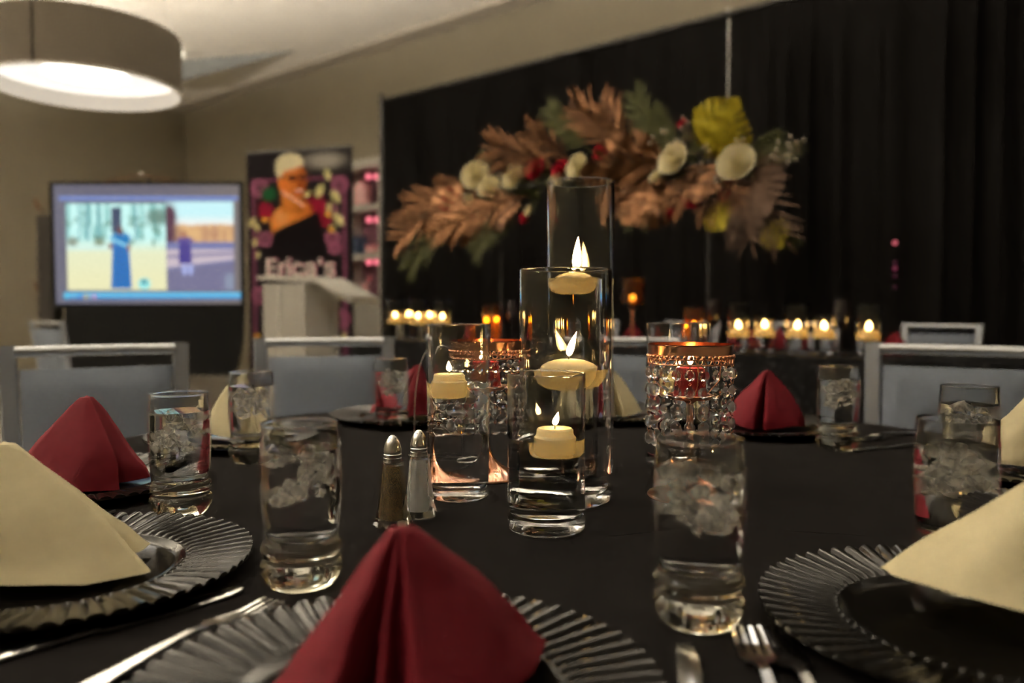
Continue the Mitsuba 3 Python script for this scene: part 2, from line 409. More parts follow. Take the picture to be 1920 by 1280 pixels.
def screen_picture(p, n, uv):
    x, y = 98 + 357 * uv.x, 348 + 224 * uv.y
    c = M(lin(104, 104, 122), lin(120, 112, 112), mikit.smoothstep(150, 480, x))
    c = M(c, lin(92, 90, 110), ell(x, y, 240, 356, 150, 10, .8) * .6)
    c = M(c, lin(118, 140, 205), rec(x, y, 108, 452, 369, 377))
    # left slide
    L1 = M(lin(205, 255, 250), lin(236, 240, 200), mikit.smoothstep(445, 480, y))
    L1 = M(L1, lin(240, 238, 190), mikit.smoothstep(470, 540, y))
    tr_ = mikit.smoothstep(.52, .7, mikit.noise(x * .12, y * .02)) * (1 - mikit.smoothstep(440, 460, y))
    L1 = M(L1, lin(120, 190, 185), tr_ * .75)
    L1 = M(L1, lin(95, 140, 120), mikit.smoothstep(.55, .75, mikit.fbm(x * .09, y * .09)) * rec(x, y, 120, 312, 395, 462, 8) * .8)
    for tx, w in ((162, 4), (183, 3), (255, 3), (146, 2)):
        L1 = M(L1, lin(100, 165, 175), rec(x, y, tx - w, tx + w, 385, 452, 2) * .7)
    L1 = M(L1, lin(90, 120, 105), ell(x, y, 297, 408, 22, 16, .5) * .8)
    L1 = M(L1, lin(110, 120, 80), ell(x, y, 184, 455, 10, 8, .5) * .8)
    L1 = M(L1, lin(120, 120, 100), ell(x, y, 132, 455, 10, 10, .5) * .8)
    L1 = M(L1, lin(215, 250, 245), rec(x, y, 122, 210, 462, 470, 3) * .7)
    L1 = M(L1, lin(60, 75, 105), rec(x, y, 208, 227, 390, 438))
    L1 = M(L1, lin(15, 110, 190), trap(x, y, 225, 15, 20, 448, 543))
    L1 = M(L1, lin(20, 125, 195), ell(x, y, 225, 448, 19, 11))
    L1 = M(L1, lin(130, 205, 235), (1 - mikit.smoothstep(2.5, 5, dr.abs((y - 456) - (x - 222) * .45))) * rec(x, y, 207, 240, 440, 470))
    L1 = M(L1, lin(105, 70, 75), ell(x, y, 224, 434, 6, 8))
    L1 = M(L1, lin(150, 110, 100), ell(x, y, 205, 463, 4, 6) + ell(x, y, 240, 466, 4, 6))
    L1 = M(L1, lin(150, 235, 235), ell(x, y, 269, 534, 12, 11))
    L1 = M(L1, lin(90, 160, 170), ell(x, y, 269, 530, 6, 5))
    c = M(c, L1, rec(x, y, 121, 313, 383, 546))
    # right slide
    R1 = M(lin(205, 250, 255), lin(250, 250, 245), mikit.smoothstep(400, 425, y))
    R1 = M(R1, M(lin(190, 140, 110), lin(235, 190, 130), mikit.noise(x * .2, y * .05)), mikit.smoothstep(421, 428, y + 4 * mikit.noise(x * .3, 0)))
    R1 = M(R1, lin(90, 55, 75), ell(x, y, 316, 440, 18, 55, .6) + ell(x, y, 320, 405, 10, 14, .6))
    R1 = M(R1, lin(120, 125, 175), mikit.smoothstep(452, 458, y))
    R1 = M(R1, lin(205, 190, 200), mikit.smoothstep(466, 472, y) * (1 - mikit.smoothstep(492, 500, y - (x - 380) * -.12)))
    R1 = M(R1, lin(135, 128, 165), (1 - mikit.smoothstep(2, 5, dr.abs(y - 480 - (x - 370) * -.05))) * .8)
    R1 = M(R1, lin(118, 116, 150), mikit.smoothstep(494, 504, y + (x - 380) * .12))
    R1 = M(R1, lin(150, 165, 185), rec(x, y, 425, 443, 515, 546, 8) * .7)
    R1 = M(R1, lin(72, 62, 145), trap(x, y, 349, 10, 13, 446, 496))
    R1 = M(R1, lin(95, 80, 150), ell(x, y, 349, 452, 15, 6))
    R1 = M(R1, lin(170, 180, 235), ell(x, y, 347, 507, 5, 11) + ell(x, y, 359, 507, 5, 11))
    R1 = M(R1, lin(175, 120, 95), ell(x, y, 347, 441, 6, 7))
    c = M(c, R1, rec(x, y, 313, 443, 379, 547))
    c = M(c, lin(95, 190, 235), rec(x, y, 113, 460, 550, 561))
    c = M(c, lin(60, 110, 190), rec(x, y, 113, 460, 560, 563))
    for bx, cc in ((119, (60, 200, 235)), (146, (40, 120, 220)), (155, (200, 180, 80)), (163, (120, 170, 200)), (172, (210, 150, 200))):
        c = M(c, lin(*cc), ell(x, y, bx, 558, 4, 4))
    return c * (.95 * 2.0 ** -exposure)


t = new('projection_screen')
sy = 7.5
tl, br_ = on_y(92, 341, sy), on_y(459, 578, sy)
sc_c = (tl + br_) / 2; sw, sh = br_[0] - tl[0], tl[2] - br_[2]
hole = sbox(-sw / 2 + .03, -sh / 2 + .012, sw / 2 - .02, sh / 2 - .03)
fr = plate2d(sbox(-sw / 2, -sh / 2, sw / 2, sh / 2), .012)
m = frame(sc_c + [0, .012, 0], [1, 0, 0], [0, 0, 1], [0, -1, 0])
put(t + '__backing', P(fr, 'm_black', False), m); L(t + '__backing', 'black border of the sheet')
pl, uv = uvplane(sw - .075, sh - .07)
put(t + '__sheet', P(pl, 'm_dark_emit', False, uv=uv, emitter=emit(mikit.proc(screen_picture), .5)), tr(sc_c + [.003, -.003, .007]))
L(t + '__sheet', 'projected picture of two slides, a woman in a blue dress on the left')
lo = [on_y(*q, sy) for q in ((122, 577), (460, 577), (456, 640), (446, 690), (430, 703), (135, 703), (122, 690))]
poly = Polygon([(q[0] - sc_c[0], q[2] - sc_c[2]) for q in lo])
put(t + '__drop_cloth', P(plate2d(poly, .01), 'm_black', False), frame(sc_c + [0, .011, 0], [1, 0, 0], [0, 0, 1], [0, -1, 0]))
L(t + '__drop_cloth', 'black lower part of the screen')
tx = sc_c[0]
put(t + '__pole', P(tube([[tx, sy + .05, .1], [tx, sy + .05, 1.5], [tx, sy + .05, tl[2] + .07]], .014), 'm_black_metal'))
for k in range(3):
    a = math.radians(90 + 120 * k)
    put(new(t + '__leg'), P(tube([[tx, sy + .05, .55], [tx + .28 * math.cos(a), sy + .05 + .28 * math.sin(a), .25], [tx + .5 * math.cos(a), sy + .05 + .5 * math.sin(a), .012]], .011), 'm_black_metal'))
a, b, c = on_y(200, 340, sy), on_y(265, 328, sy), on_y(330, 340, sy)
put(t + '__hanger', P(tube([a, b, c], .006, 8), 'm_gold_leaf'))
put(t + '__hook', P(trimesh.creation.icosphere(2, .022), 'm_steel', True), tr(on_y(265, 326, sy)))
L(t, 'large projection screen with lit slides on a black stand at left', 'projection screen')

t = new('slim_column')
a, b = on_y(76, 405, 7.9), on_y(106, 405, 7.9)
put(t + '__body', P(box(b[0] - a[0], .16, a[2] - .0, bev=.01), mat('m_column', (.022, .02, .018), .8, specular=.03)), tr([(a[0] + b[0]) / 2, 7.9, a[2] / 2]))
for py in (385, 540):
    q = on_y(72, py, 7.85)
    put(new(t + '__hook'), P(tube([q + [-.03, 0, .06], q + [0, 0, -.02], q + [.04, .02, -.06]], [.012, .014, .012], 8), 'm_gold_leaf'))
L(t, 'slim dark grey column with small brass hooks left of the projection screen', 'column')

# ------------------------------------------------------------------ roll-up banner with a portrait
def banner_print(p, n, uv):
    x, y = 467 + 195 * uv.x, 280 + 520 * uv.y
    c = mi.Color3f(.006, .005, .006) + 0 * x
    c = M(c, lin(150, 145, 135), ell(x, y, 613, 303, 28, 12, .8) * .8)  # soft glare and its halo painted over the print
    c = M(c, lin(50, 48, 46), ell(x, y, 613, 302, 48, 22, .9) * .5)
    mauve = lin(84, 44, 64)
    fr_ = rec(x, y, 476, 651, 333, 760, 3) * (1 - rec(x, y, 481, 645, 338, 755, 3))
    c = M(c, mauve, fr_ * .9)
    for cx, cy, r in ((490, 350, 15), (640, 350, 13), (500, 450, 13), (625, 450, 12), (488, 560, 14), (640, 605, 15), (630, 470, 10), (620, 400, 14)):
        q = dr.sqrt(dr.square(x - cx) + dr.square(y - cy))
        c = M(c, lin(112, 62, 84), (1 - mikit.smoothstep(1.5, 3.5, dr.abs(q - r))) * .85)
        c = M(c, lin(112, 62, 84), (1 - mikit.smoothstep(1.5, 3, dr.abs(q - r * .5))) * .7)
    for cx, cy, rx, ry in ((502, 395, 14, 20), (598, 395, 20, 26), (612, 410, 15, 18), (585, 385, 12, 12)):
        c = M(c, M(lin(58, 10, 24), lin(105, 18, 36), mikit.noise(x * .3, y * .3)), ell(x, y, cx, cy, rx, ry, .3))
    c = M(c, lin(16, 52, 30), ell(x, y, 508, 362, 14, 14, .4))
    for cx, cy, a, s in ((603, 360, .4, 13), (632, 372, -.5, 13), (637, 415, -.6, 14), (620, 392, .2, 9), (580, 365, .9, 8), (626, 433, -.4, 8), (618, 330, -.3, 11), (475, 415, .5, 10), (484, 425, -.3, 9), (480, 455, .2, 8), (640, 560, .4, 10), (630, 590, -.2, 9), (486, 480, .3, 7), (645, 640, .2, 9)):
        u, v = (x - cx) * math.cos(a) + (y - cy) * math.sin(a), -(x - cx) * math.sin(a) + (y - cy) * math.cos(a)
        c = M(c, M(lin(120, 118, 60), lin(205, 196, 150), mikit.noise(x * .25, y * .25)), ell(u, v, 0, 0, s * .55, s, .3))
    for cx, cy in ((500, 411), (618, 405), (624, 434), (482, 640), (510, 565)):
        c = M(c, lin(190, 140, 50), ell(x, y, cx, cy, 5, 5, .4))
    # the sitter: dress, shoulder, neck, face, hair, glasses, pearls
    skin = M(lin(188, 116, 52), lin(118, 60, 22), mikit.smoothstep(540, 592, x))
    c = M(c, skin, ell(x, y, 536, 420, 25, 32, .12) * mikit.smoothstep(380, 392, y))
    c = M(c, skin, ell(x, y, 565, 405, 26, 30, .15))
    c = M(c, lin(205, 150, 95), ell(x, y, 531, 408, 10, 14, .7) * .7)
    c = M(c, M(lin(160, 92, 38), lin(105, 52, 20), mikit.smoothstep(545, 575, x)), rec(x, y, 533, 574, 350, 400, 5))
    dress = mikit.smoothstep(0, 4, (y - 434) + (x - 513) * .42) * trap(x, y, 562, 38, 56, 395, 486, 4)
    c = M(c, lin(12, 9, 11), dress)
    c = M(c, M(lin(165, 92, 40), lin(108, 52, 20), mikit.smoothstep(540, 580, x)), ell(x, y, 553, 337, 27, 36, .08))
    c = M(c, lin(220, 160, 110), ell(x, y, 548, 312, 14, 8, .8) * .6)
    c = M(c, lin(190, 182, 150), ell(x, y, 548, 305, 26, 20, .12) * (1 - mikit.smoothstep(0, 5, (y - 314) - (x - 548) * -.25)))
    c = M(c, lin(190, 182, 150), ell(x, y, 529, 315, 8, 16, .2))
    c = M(c, lin(150, 140, 112), mikit.smoothstep(.5, .8, mikit.noise(x * .5, y * .5)) * ell(x, y, 548, 303, 24, 16, .2) * .5)
    c = M(c, lin(28, 16, 14), rec(x, y, 530, 578, 329, 332, 1.5))
    c = M(c, lin(45, 25, 18), ell(x, y, 553, 334, 9, 6, .3) + ell(x, y, 573, 333, 7, 6, .3))
    c = M(c, lin(90, 42, 18), ell(x, y, 566, 345, 4, 6, .5))
    c = M(c, lin(110, 30, 34), ell(x, y, 565, 359, 9, 5, .3))
    c = M(c, lin(225, 205, 190), ell(x, y, 565, 357, 7, 2.4, .4))
    u = (y - 360) - (x - 535) * .62
    c = M(c, M(lin(235, 205, 185), lin(170, 120, 95), mikit.smoothstep(.4, .6, mikit.noise(x * .8, y * .8))), (1 - mikit.smoothstep(2.4, 4.5, dr.abs(u - dr.square((x - 535) * .05)))) * rec(x, y, 532, 574, 345, 400, 2))
    return c


scene['m_banner'] = {'type': 'principled', 'base_color': mikit.proc(banner_print), 'roughness': .8, 'specular': .012}
t = new('rollup_banner')
bl, br2 = on_y(467, 577, 6.74), on_y(662, 577, 6.47)
ex = (br2 - bl); bw = np.linalg.norm(ex); ex /= bw
ey = np.array([ex[1], -ex[0], 0])                             # faces the camera side
ztop = on_y(565, 281, 6.6)[2]
bc = (bl + br2) / 2; bc[2] = 0
m = frame(bc, ex, -ey, [0, 0, 1])
pl, uv = uvplane(bw, ztop - .08)
put(t + '__print', P((pl[0] + [0, 0, (ztop + .08) / 2], pl[1]), 'm_banner', False, uv=uv), m)
L(t + '__print', 'printed portrait of a woman with short blond hair, glasses and a black dress')
put(t + '__backing', P(box(bw, .004, ztop - .08, (0, .004, (ztop + .08) / 2)), 'm_black', False), m)
put(t + '__base', P(box(bw + .04, .2, .08, (0, .03, .041), bev=.015), 'm_steel'), m)
put(t + '__top_rail', P(box(bw + .01, .018, .022, (0, .004, ztop), bev=.005), 'm_black_metal'), m)
put(t + '__pole', P(tube([[0, .04, .06], [0, .04, 1], [0, .012, ztop]], .008), 'm_black_metal'), m)
tm = meshkit.text_mesh("Erica's", .140, depth=.002, bold=True)
ol = meshkit.text_mesh("Erica's", .147, depth=.001, bold=True)
def place_text(mesh, dz, push):
    v = np.array(mesh.vertices); w = v[:, 0].max() - v[:, 0].min()
    k = (145 / 1493 * 6.6) / w
    v[:, 0] = (v[:, 0] - v[:, 0].min()) * k - 145 / 1493 * 6.6 / 2
    return trimesh.Trimesh(np.stack([v[:, 0], -v[:, 2] - push, v[:, 1] + dz], 1), mesh.faces, process=False)
zt = on_y(560, 516.5, 6.6)[2]
xo = (on_y(563, 525, 6.6)[0] - bc[0])
put(t + '__lettering_outline', P(moved(place_text(ol, zt - .004, .003), (xo + .012, 0, 0)), mat('m_pink_print', (.35, .07, .14), .5), False), m)
put(t + '__lettering', P(moved(place_text(tm, zt, .0045), (xo, 0, 0)), mat('m_white_print', (.60, .54, .50), .5), False), m)
L(t + '__lettering', 'white lettering with pink edge'); L(t + '__lettering_outline', 'pink edge of the lettering')
L(t, 'tall black roll-up banner with a woman\'s portrait and pink floral frame', 'banner')

# ------------------------------------------------------------------ lectern
t = new('lectern')
ly = 5.4
q0, q1 = on_y(494, 640, ly), on_y(572, 640, ly - .12); q2 = on_y(628, 640, ly + .12)
h1 = on_y(560, 532, ly)[2]
def upright(a, b, z0, z1, th):
    a, b = np.array(a[:2]), np.array(b[:2]); e = (b - a) / np.linalg.norm(b - a); nn = np.array([-e[1], e[0]])
    return trimesh.convex.convex_hull(np.array([[*q, z] for q in (a, b, a + nn * th, b + nn * th) for z in (z0, z1)]))
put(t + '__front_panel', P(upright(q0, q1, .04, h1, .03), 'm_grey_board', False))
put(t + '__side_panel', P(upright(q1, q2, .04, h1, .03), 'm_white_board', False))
q3 = q0 + [.02, .34, 0]; q4 = q2 + [-.02, .22, 0]
put(t + '__back_panel', P(upright(q4, q3, .04, h1 - .05, .02), 'm_white_board', False))
a = on_y(535, 525, ly)
put(t + '__edge_strip', P(upright(on_y(521, 640, ly - .055), on_y(524, 640, ly - .058), .04, h1, .012), 'm_white_board', False))
tp = [on_y(482, 517, ly + .0), on_y(585, 517, ly - .15), on_y(657, 556, ly - .05), on_y(655, 568, ly - .05), on_y(590, 530, ly - .15), on_y(482, 524, ly)]
bk = [q + np.array([.12, .42, .0]) for q in tp]
put(t + '__desk_top', P(trimesh.convex.convex_hull(np.array(tp[:2] + tp[4:] + bk[:2] + bk[4:])), 'm_white_board', False))
put(t + '__sloped_shelf', P(trimesh.convex.convex_hull(np.array(tp[1:5] + bk[1:5])), 'm_white_board', False))
cx = (q0 + q2) / 2
put(t + '__base', P(box(.62, .46, .04, (cx[0], cx[1] + .15, .02), bev=.008), 'm_white_board'))
L(t, 'pale grey lectern with sloped top standing in front of the banner', 'lectern')

# ------------------------------------------------------------------ shelf unit by the wall with lit niches
t = new('shelf_unit')
sq = K + D * 4.0 + N * .012                                   # on the wall
def shelf_at(px, py, off): return on_wall(px, py, K + N * off, N)
a0 = float(np.dot(shelf_at(640, 577, .3) - K, D)); a1 = float(np.dot(shelf_at(717, 577, .3) - K, D))
zs = [shelf_at(690, y, .3)[2] for y in (296, 313, 382, 393, 475, 486, 562, 573)]
def sb(x0, x1, y0, y1, z0, z1): return trimesh.convex.convex_hull(np.array([room(a, b, z) for a in (x0, x1) for b in (y0, y1) for z in (z0, z1)]))
put(t + '__back_panel', P(sb(a0, a1, .012, .03, 0, zs[0]), mat('m_plum', (.10, .03, .05), .6), False)); L(t + '__back_panel', 'plum coloured back')
put(t + '__side', P(sb(a1 - .06, a1, .03, .3, 0, zs[0]), 'm_white_board', False))
put(t + '__side_001', P(sb(a0, a0 + .06, .03, .3, 0, zs[0]), 'm_white_board', False)); USED[t + '__side'] = 2
for k in range(4):
    put(new(t + '__shelf'), P(sb(a0 + .06, a1 - .06, .03, .3, zs[2 * k + 1], zs[2 * k]), 'm_white_board', False))
put(t + '__cupboard', P(sb(a0 + .06, a1 - .06, .03, .29, 0, zs[7]), 'm_grey_board', False))
L(t, 'white shelf unit with pink lit niches between banner and black drape', 'shelf unit')
def on_shelf(px, py): return shelf_at(px, py, .2)
bulb = trimesh.creation.icosphere(2, .034)
for i, (px, py) in enumerate([(691, 331), (706, 331), (692, 412), (707, 412), (692, 491), (707, 491)]):
    t = new('pink_light')
    put(t, P(bulb, 'm_dark_emit', True, emitter=emit([1.3, .25, .33], .03)), tr(shelf_at(px, py, .26)))
    L(t, f'{["left", "right"][i % 2]} one of the two round pink lights in the shelf unit\'s {["top", "middle", "lowest"][i // 2]} niche', 'light', 'pink lights in the shelf unit')
j = new('canister')
c = on_shelf(680, 382); k = 38 / 1493 * c[1]
put(j + '__body', P(lathe([(0, 0), (.09, 0), (.10, .01), (.10, k * .75), (.09, k * 1.0), (.05, k * 1.15), (0, k * 1.18)], 28), 'm_pink_pale'), tr([c[0], c[1], zs[2] + .001]))
put(j + '__knob', P(trimesh.creation.icosphere(2, .02), 'm_pink', True), tr([c[0], c[1], zs[2] + k * 1.18 + .014]))
L(j, 'pale pink domed canister on the top shelf of the shelf unit', 'canister')
c0 = on_shelf(671, 475)
for i in range(4):
    j = new('book')
    hh = [.19, .2, .18, .195][i]
    b = cat(box(.038, .14, .003, (0, 0, 0)), )
    put(j + '__cover', P(cat(box(.003, .15, hh, (-.018, 0, hh / 2)), box(.003, .15, hh, (.018, 0, hh / 2)), box(.039, .003, hh, (0, -.075, hh / 2))), 'm_navy', False), tr([c0[0] - .10 + i * .047, c0[1] + .037 * (1.5 - i) * .9, zs[4] + .0005], -40))
    put(j + '__pages', P(box(.033, .145, hh - .008, (0, .001, hh / 2)), 'm_lining', False), tr([c0[0] - .10 + i * .047, c0[1] + .037 * (1.5 - i) * .9, zs[4] + .0005], -40))
    L(j, ('first', 'second', 'third', 'fourth')[i] + ' dark blue book from the left on the shelf unit', 'book', 'dark blue books on the shelf unit')
j = new('keepsake_box')
c = on_shelf(700, 475)
put(j + '__box', P(box(.16, .12, .07, (0, 0, .035), bev=.008), 'm_pink_pale'), tr([c[0], c[1], zs[4] + .0005], -40))
put(j + '__lid', P(box(.17, .13, .03, (0, 0, .085), bev=.012), 'm_pink'), tr([c[0], c[1], zs[4] + .0005], -40))
L(j, 'pink box beside the books on the shelf unit', 'box')
j = new('pink_bottle')
c = on_shelf(680, 562)
put(j + '__body', P(moved(lathe([(0, 0), (.045, 0), (.05, .01), (.05, .15), (.02, .19), (.02, .22), (0, .22)], 20), ry=24), 'm_pink_pale'), tr([c[0] - .02, c[1], zs[6] + .022]))
put(j + '__cap', P(moved(lathe([(.024, .205), (.03, .21), (.03, .25), (.02, .27), (0, .27)], 20), ry=24), 'm_pink'), tr([c[0] - .02, c[1], zs[6] + .022]))
L(j, 'tilted pink bottle in the lowest niche of the shelf unit', 'bottle')

# ------------------------------------------------------------------ the round table
ZT = 0.753
TC = np.array([.065, 1.15]); TR = .885


def cloth_mod(r, z, a):
    k = np.clip((ZT - .03 - z) / .5, 0, 1)
    rr = r + k * (.022 * np.sin(a * 17 + .6 * np.sin(3 * a)) + .010 * np.sin(a * 31))
    zz = z + np.where(z > ZT - .002, 0, 0)
    return rr, zz


t = new('tablecloth')
prof = [(TR + .06, .012)] + [(TR + .010 + .05 * (1 - q) ** 1.5, .012 + (ZT - .05) * q) for q in np.linspace(.08, .96, 12)] + [(TR + .008, ZT - .016), (TR + .004, ZT - .006), (TR - .004, ZT)] + [(x, ZT) for x in np.linspace(TR - .03, 0, 24)]
ct = lathe(prof, 220, cloth_mod)
v = ct.vertices.copy()
top = (v[:, 2] > ZT - .0005)
# faint pressed fold lines across the top
def crease(x, y, ang, off, w=.006):
    dd_ = x * math.cos(ang) + y * math.sin(ang) - off
    return np.exp(-(dd_ / w) ** 2)
ct.vertices = v
put(t, P(ct, 'm_black_cloth', 50), tr((TC[0], TC[1], 0)))
L(t, 'black cloth on the round dining table in the foreground', 'tablecloth')
# creases are thin raised ridges of the same cloth
for k, (p0, p1) in enumerate([((980, 1022), (1500, 968)), ((1400, 990), (1720, 1010))]):
    a, b = on_z(*p0, ZT), on_z(*p1, ZT)
    q = np.linspace(0, 1, 24)[:, None]
    pts = a + (b - a) * q; pts[:, 2] = ZT - .0012
    rad = .0016 * np.sin(np.clip(q[:, 0] * PI, .15, 3.0)) + .0003
    put(new(t + '__crease'), P(tube(pts, rad, 8), 'm_black_cloth', True))

# ------------------------------------------------------------------ charger plates
NF = 64


def charger_mod(r, z, a):
    w = np.clip((r - .106) / .006, 0, 1) * (r < .1652)
    topside = z > (.0035 + (r - .1) / .066 * .0105) - .0002
    s = np.abs(np.sin(a * NF / 2 + 3.2 * (r - .106) * 8))
    s = 1 - (1 - s) ** 1.6
    dz = np.where(topside, w * (.0046 * s - .0018), 0)
    dr_ = np.where(r > .163, .0012 * s, 0)
    return r + dr_, z + dz


cp = [(0, 0), (.098, 0), (.105, .0025), (.164, .0125), (.1655, .0138), (.165, .0150), (.155, .0139), (.14, .0122), (.125, .0106), (.112, .0092), (.1075, .0089), (.1055, .0100), (.1035, .0096), (.099, .0062), (.092, .0046), (.06, .004), (0, .004)]
CH = P(lathe(cp, NF * 10, charger_mod), 'm_charger', 50)
PLATES = [  # px, py of the plate centre on the table, label
    (742, 1335, 'black fluted charger plate under the red napkin nearest the camera'),
    (118, 1082, 'black fluted charger plate under the ivory napkin at the left edge of the photo'),
    (1850, 1186, 'black fluted charger plate under the ivory napkin at the lower right corner'),
    (150, 913, 'black charger plate under the red napkin in front of the left chair'),
    (452, 826, 'black charger plate under the ivory napkin behind the small tumbler at left'),
    (762, 786, 'black charger plate under the red napkin behind the crystal holder at the back left'),
    (1140, 782, 'black charger plate under the ivory napkin behind the tall glass vase'),
    (1432, 806, 'black charger plate under the red napkin right of the front crystal holder'),
    (1945, 888, 'black charger plate under the ivory napkin at the right edge of the photo'),
    (2120, 1010, 'black fluted charger plate just outside the right edge, its rim seen past the ivory napkin')]
PC = []
for i, (px, py, lab) in enumerate(PLATES):
    t = new('charger_plate')
    c = on_z(px, py, ZT); PC.append(c)
    put(t, CH, tr((c[0], c[1], ZT + .0004), 37 * i))
    L(t, lab, 'plate', 'charger plates on the round table')

# ------------------------------------------------------------------ folded napkins
def napkin(outline, h, apex=(0, 0), seed=0, bulge=.006, sharp=.004):
    """standing pyramid fold. outline: (angle, radius, lift of the hem) counterclockwise"""
    o = sorted(outline)
    a = np.radians([q[0] for q in o] + [o[0][0] + 360])
    xy = np.array([[q[1] * math.cos(math.radians(q[0])), q[1] * math.sin(math.radians(q[0]))] for q in o + o[:1]])
    lift = np.array([q[2] for q in o + o[:1]])
    n = 280
    seg = np.linalg.norm(np.diff(xy, axis=0), axis=1); cum = np.concatenate([[0], np.cumsum(seg)])
    s = np.linspace(0, cum[-1], n, endpoint=False)
    bx, by, bl = (np.interp(s, cum, q) for q in (xy[:, 0], xy[:, 1], lift))
    rows = []
    m = 30
    for i, q in enumerate(np.linspace(0, 1, m)):
        sig = 2.0 + 4 * q
        x, y = gaussian_filter1d(bx, sig, mode='wrap'), gaussian_filter1d(by, sig, mode='wrap')
        l = gaussian_filter1d(bl, 5, mode='wrap')
        e = (1 - q) ** .96
        rr = np.hypot(x, y) + 1e-9
        bu = bulge * math.sin(PI * q) * (1 + .7 * np.sin(3 * np.arctan2(y, x) + seed))
        k = e + (sharp / rr) * q + bu / rr * (rr > .03)
        z = l * (1 - q) ** 2 + h * (1 - (1 - q)) - .004 * (q > .97) * (q - .97) / .03
        rows.append(np.stack([x * k + apex[0] * q, y * k + apex[1] * q, z], -1))
    # hem: the cloth turns inward at the bottom
    inner = rows[0] * [.93, .93, 1] + [0, 0, .0006]
    rows = [inner] + rows
    v = np.vstack(rows)
    ns = meshkit.fbm(v * 28 + seed * 7.3, 3) - .5
    n2 = meshkit.fbm(v * 11 + seed * 3.1, 2) - .5
    v = v + (v * [1, 1, 0]) * (n2 * .42 * np.clip(v[:, 2] / .02, 0, 1) * np.clip((h - v[:, 2]) / .04, 0, 1))[:, None]
    v = v + np.stack([ns, np.roll(ns, 91), 0 * ns], -1) * .0045 * np.clip(v[:, 2:3] / .03, 0, 1)
    f = grid_faces(len(rows), n, True)
    top = len(v); v = np.vstack([v, [[apex[0], apex[1], h - .0015]]])
    e0 = (len(rows) - 1) * n; kk = np.arange(n)
    f = np.vstack([f[:, [0, 1, 2]], f[:, [0, 2, 3]], np.stack([e0 + kk, e0 + (kk + 1) % n, kk * 0 + top], 1)])
    return trimesh.Trimesh(v, f, process=False)


FRONT = [(192, .088, .004), (225, .086, .010), (250, .090, .004), (257, .022, .002), (264, .066, .002), (272, .070, .002), (278, .032, .002), (287, .080, .004), (315, .066, .010), (345, .066, .012), (12, .086, .012), (34, .124, .012), (58, .070, .010), (90, .058, .003), (125, .055, .004), (160, .070, .010)]
LEFT = [(186, .130, .003), (225, .085, .014), (265, .076, .012), (310, .080, .008), (350, .090, .003), (7, .072, .004), (20, .046, .004), (38, .070, .006), (52, .086, .006), (75, .060, .006), (130, .065, .010)]
CORNER = [(128, .092, .022), (165, .062, .032), (215, .054, .036), (258, .064, .034), (300, .094, .026), (330, .122, .008), (0, .100, .003), (60, .070, .003), (98, .066, .008)]
BACKRED = [(176, .088, .030), (212, .080, .020), (258, .076, .010), (298, .084, .004), (327, .100, .002), (337, .058, .003), (350, .070, .003), (12, .090, .003), (42, .088, .010), (80, .060, .006), (130, .062, .012)]
SIDE = [(186, .125, .003), (225, .078, .014), (262, .066, .010), (300, .078, .008), (332, .112, .003), (338, .100, .004), (344, .060, .004), (352, .085, .006), (5, .108, .006), (30, .070, .010), (80, .055, .004), (130, .062, .010)]
FACE = [(183, .110, .004), (215, .085, .012), (245, .088, .006), (262, .085, .003), (269, .020, .002), (276, .082, .003), (300, .088, .008), (325, .090, .012), (357, .098, .004), (35, .068, .010), (90, .05, .004), (145, .068, .010)]
NAPS = [  # plate, outline, rotation, height, scale, apex shift, colour, label
    (0, FRONT, 0, .108, 1.0, (.002, .012), 'red', 'red folded napkin nearest the camera, at the bottom centre'),
    (1, LEFT, 0, .119, 1.0, (-.058, .01), 'ivory', 'ivory folded napkin at the left edge of the photo'),
    (2, CORNER, 0, .122, 1.0, (.062, .01), 'ivory', 'large ivory folded napkin at the lower right corner'),
    (3, BACKRED, 0, .122, 1.0, (.012, .0), 'red', 'red folded napkin in front of the left chair'),
    (4, SIDE, -25, .122, .78, (.0, .0), 'ivory', 'ivory folded napkin behind the smallest tumbler at left'),
    (5, FACE, -20, .118, .80, (.03, .0), 'red', 'red folded napkin at the back, seen through the left glass vase'),
    (6, FACE, 15, .108, .85, (.0, .0), 'ivory', 'ivory folded napkin behind the tall glass vase'),
    (7, FACE, -24, .117, .82, (.006, .0), 'red', 'red folded napkin right of the front crystal candle holder'),
    (8, SIDE, -20, .128, .85, (.0, .0), 'ivory', 'ivory folded napkin at the right edge, beside the right chair'),
    (9, SIDE, -40, .120, .85, (.0, .0), 'red', 'red folded napkin just outside the right edge of the photo')]
for i, (pl, out, rz, h, s, ap, col, lab) in enumerate(NAPS):
    t = new('folded_napkin')
    c = PC[pl]
    o2 = [(a + rz if a + rz < 360 else a + rz - 360, r * s, z) for a, r, z in out]
    o2 = [(a % 360, r, z) for a, r, z in o2]
    mm = napkin(o2, h, ap, seed=i + 1, bulge=.012 if pl == 7 else .006)
    put(t, P(mm, 'm_red_cloth' if col == 'red' else 'm_ivory_cloth', 60), tr((c[0], c[1], ZT + .0066)))
    L(t, lab, 'napkin', 'folded napkins on the charger plates')

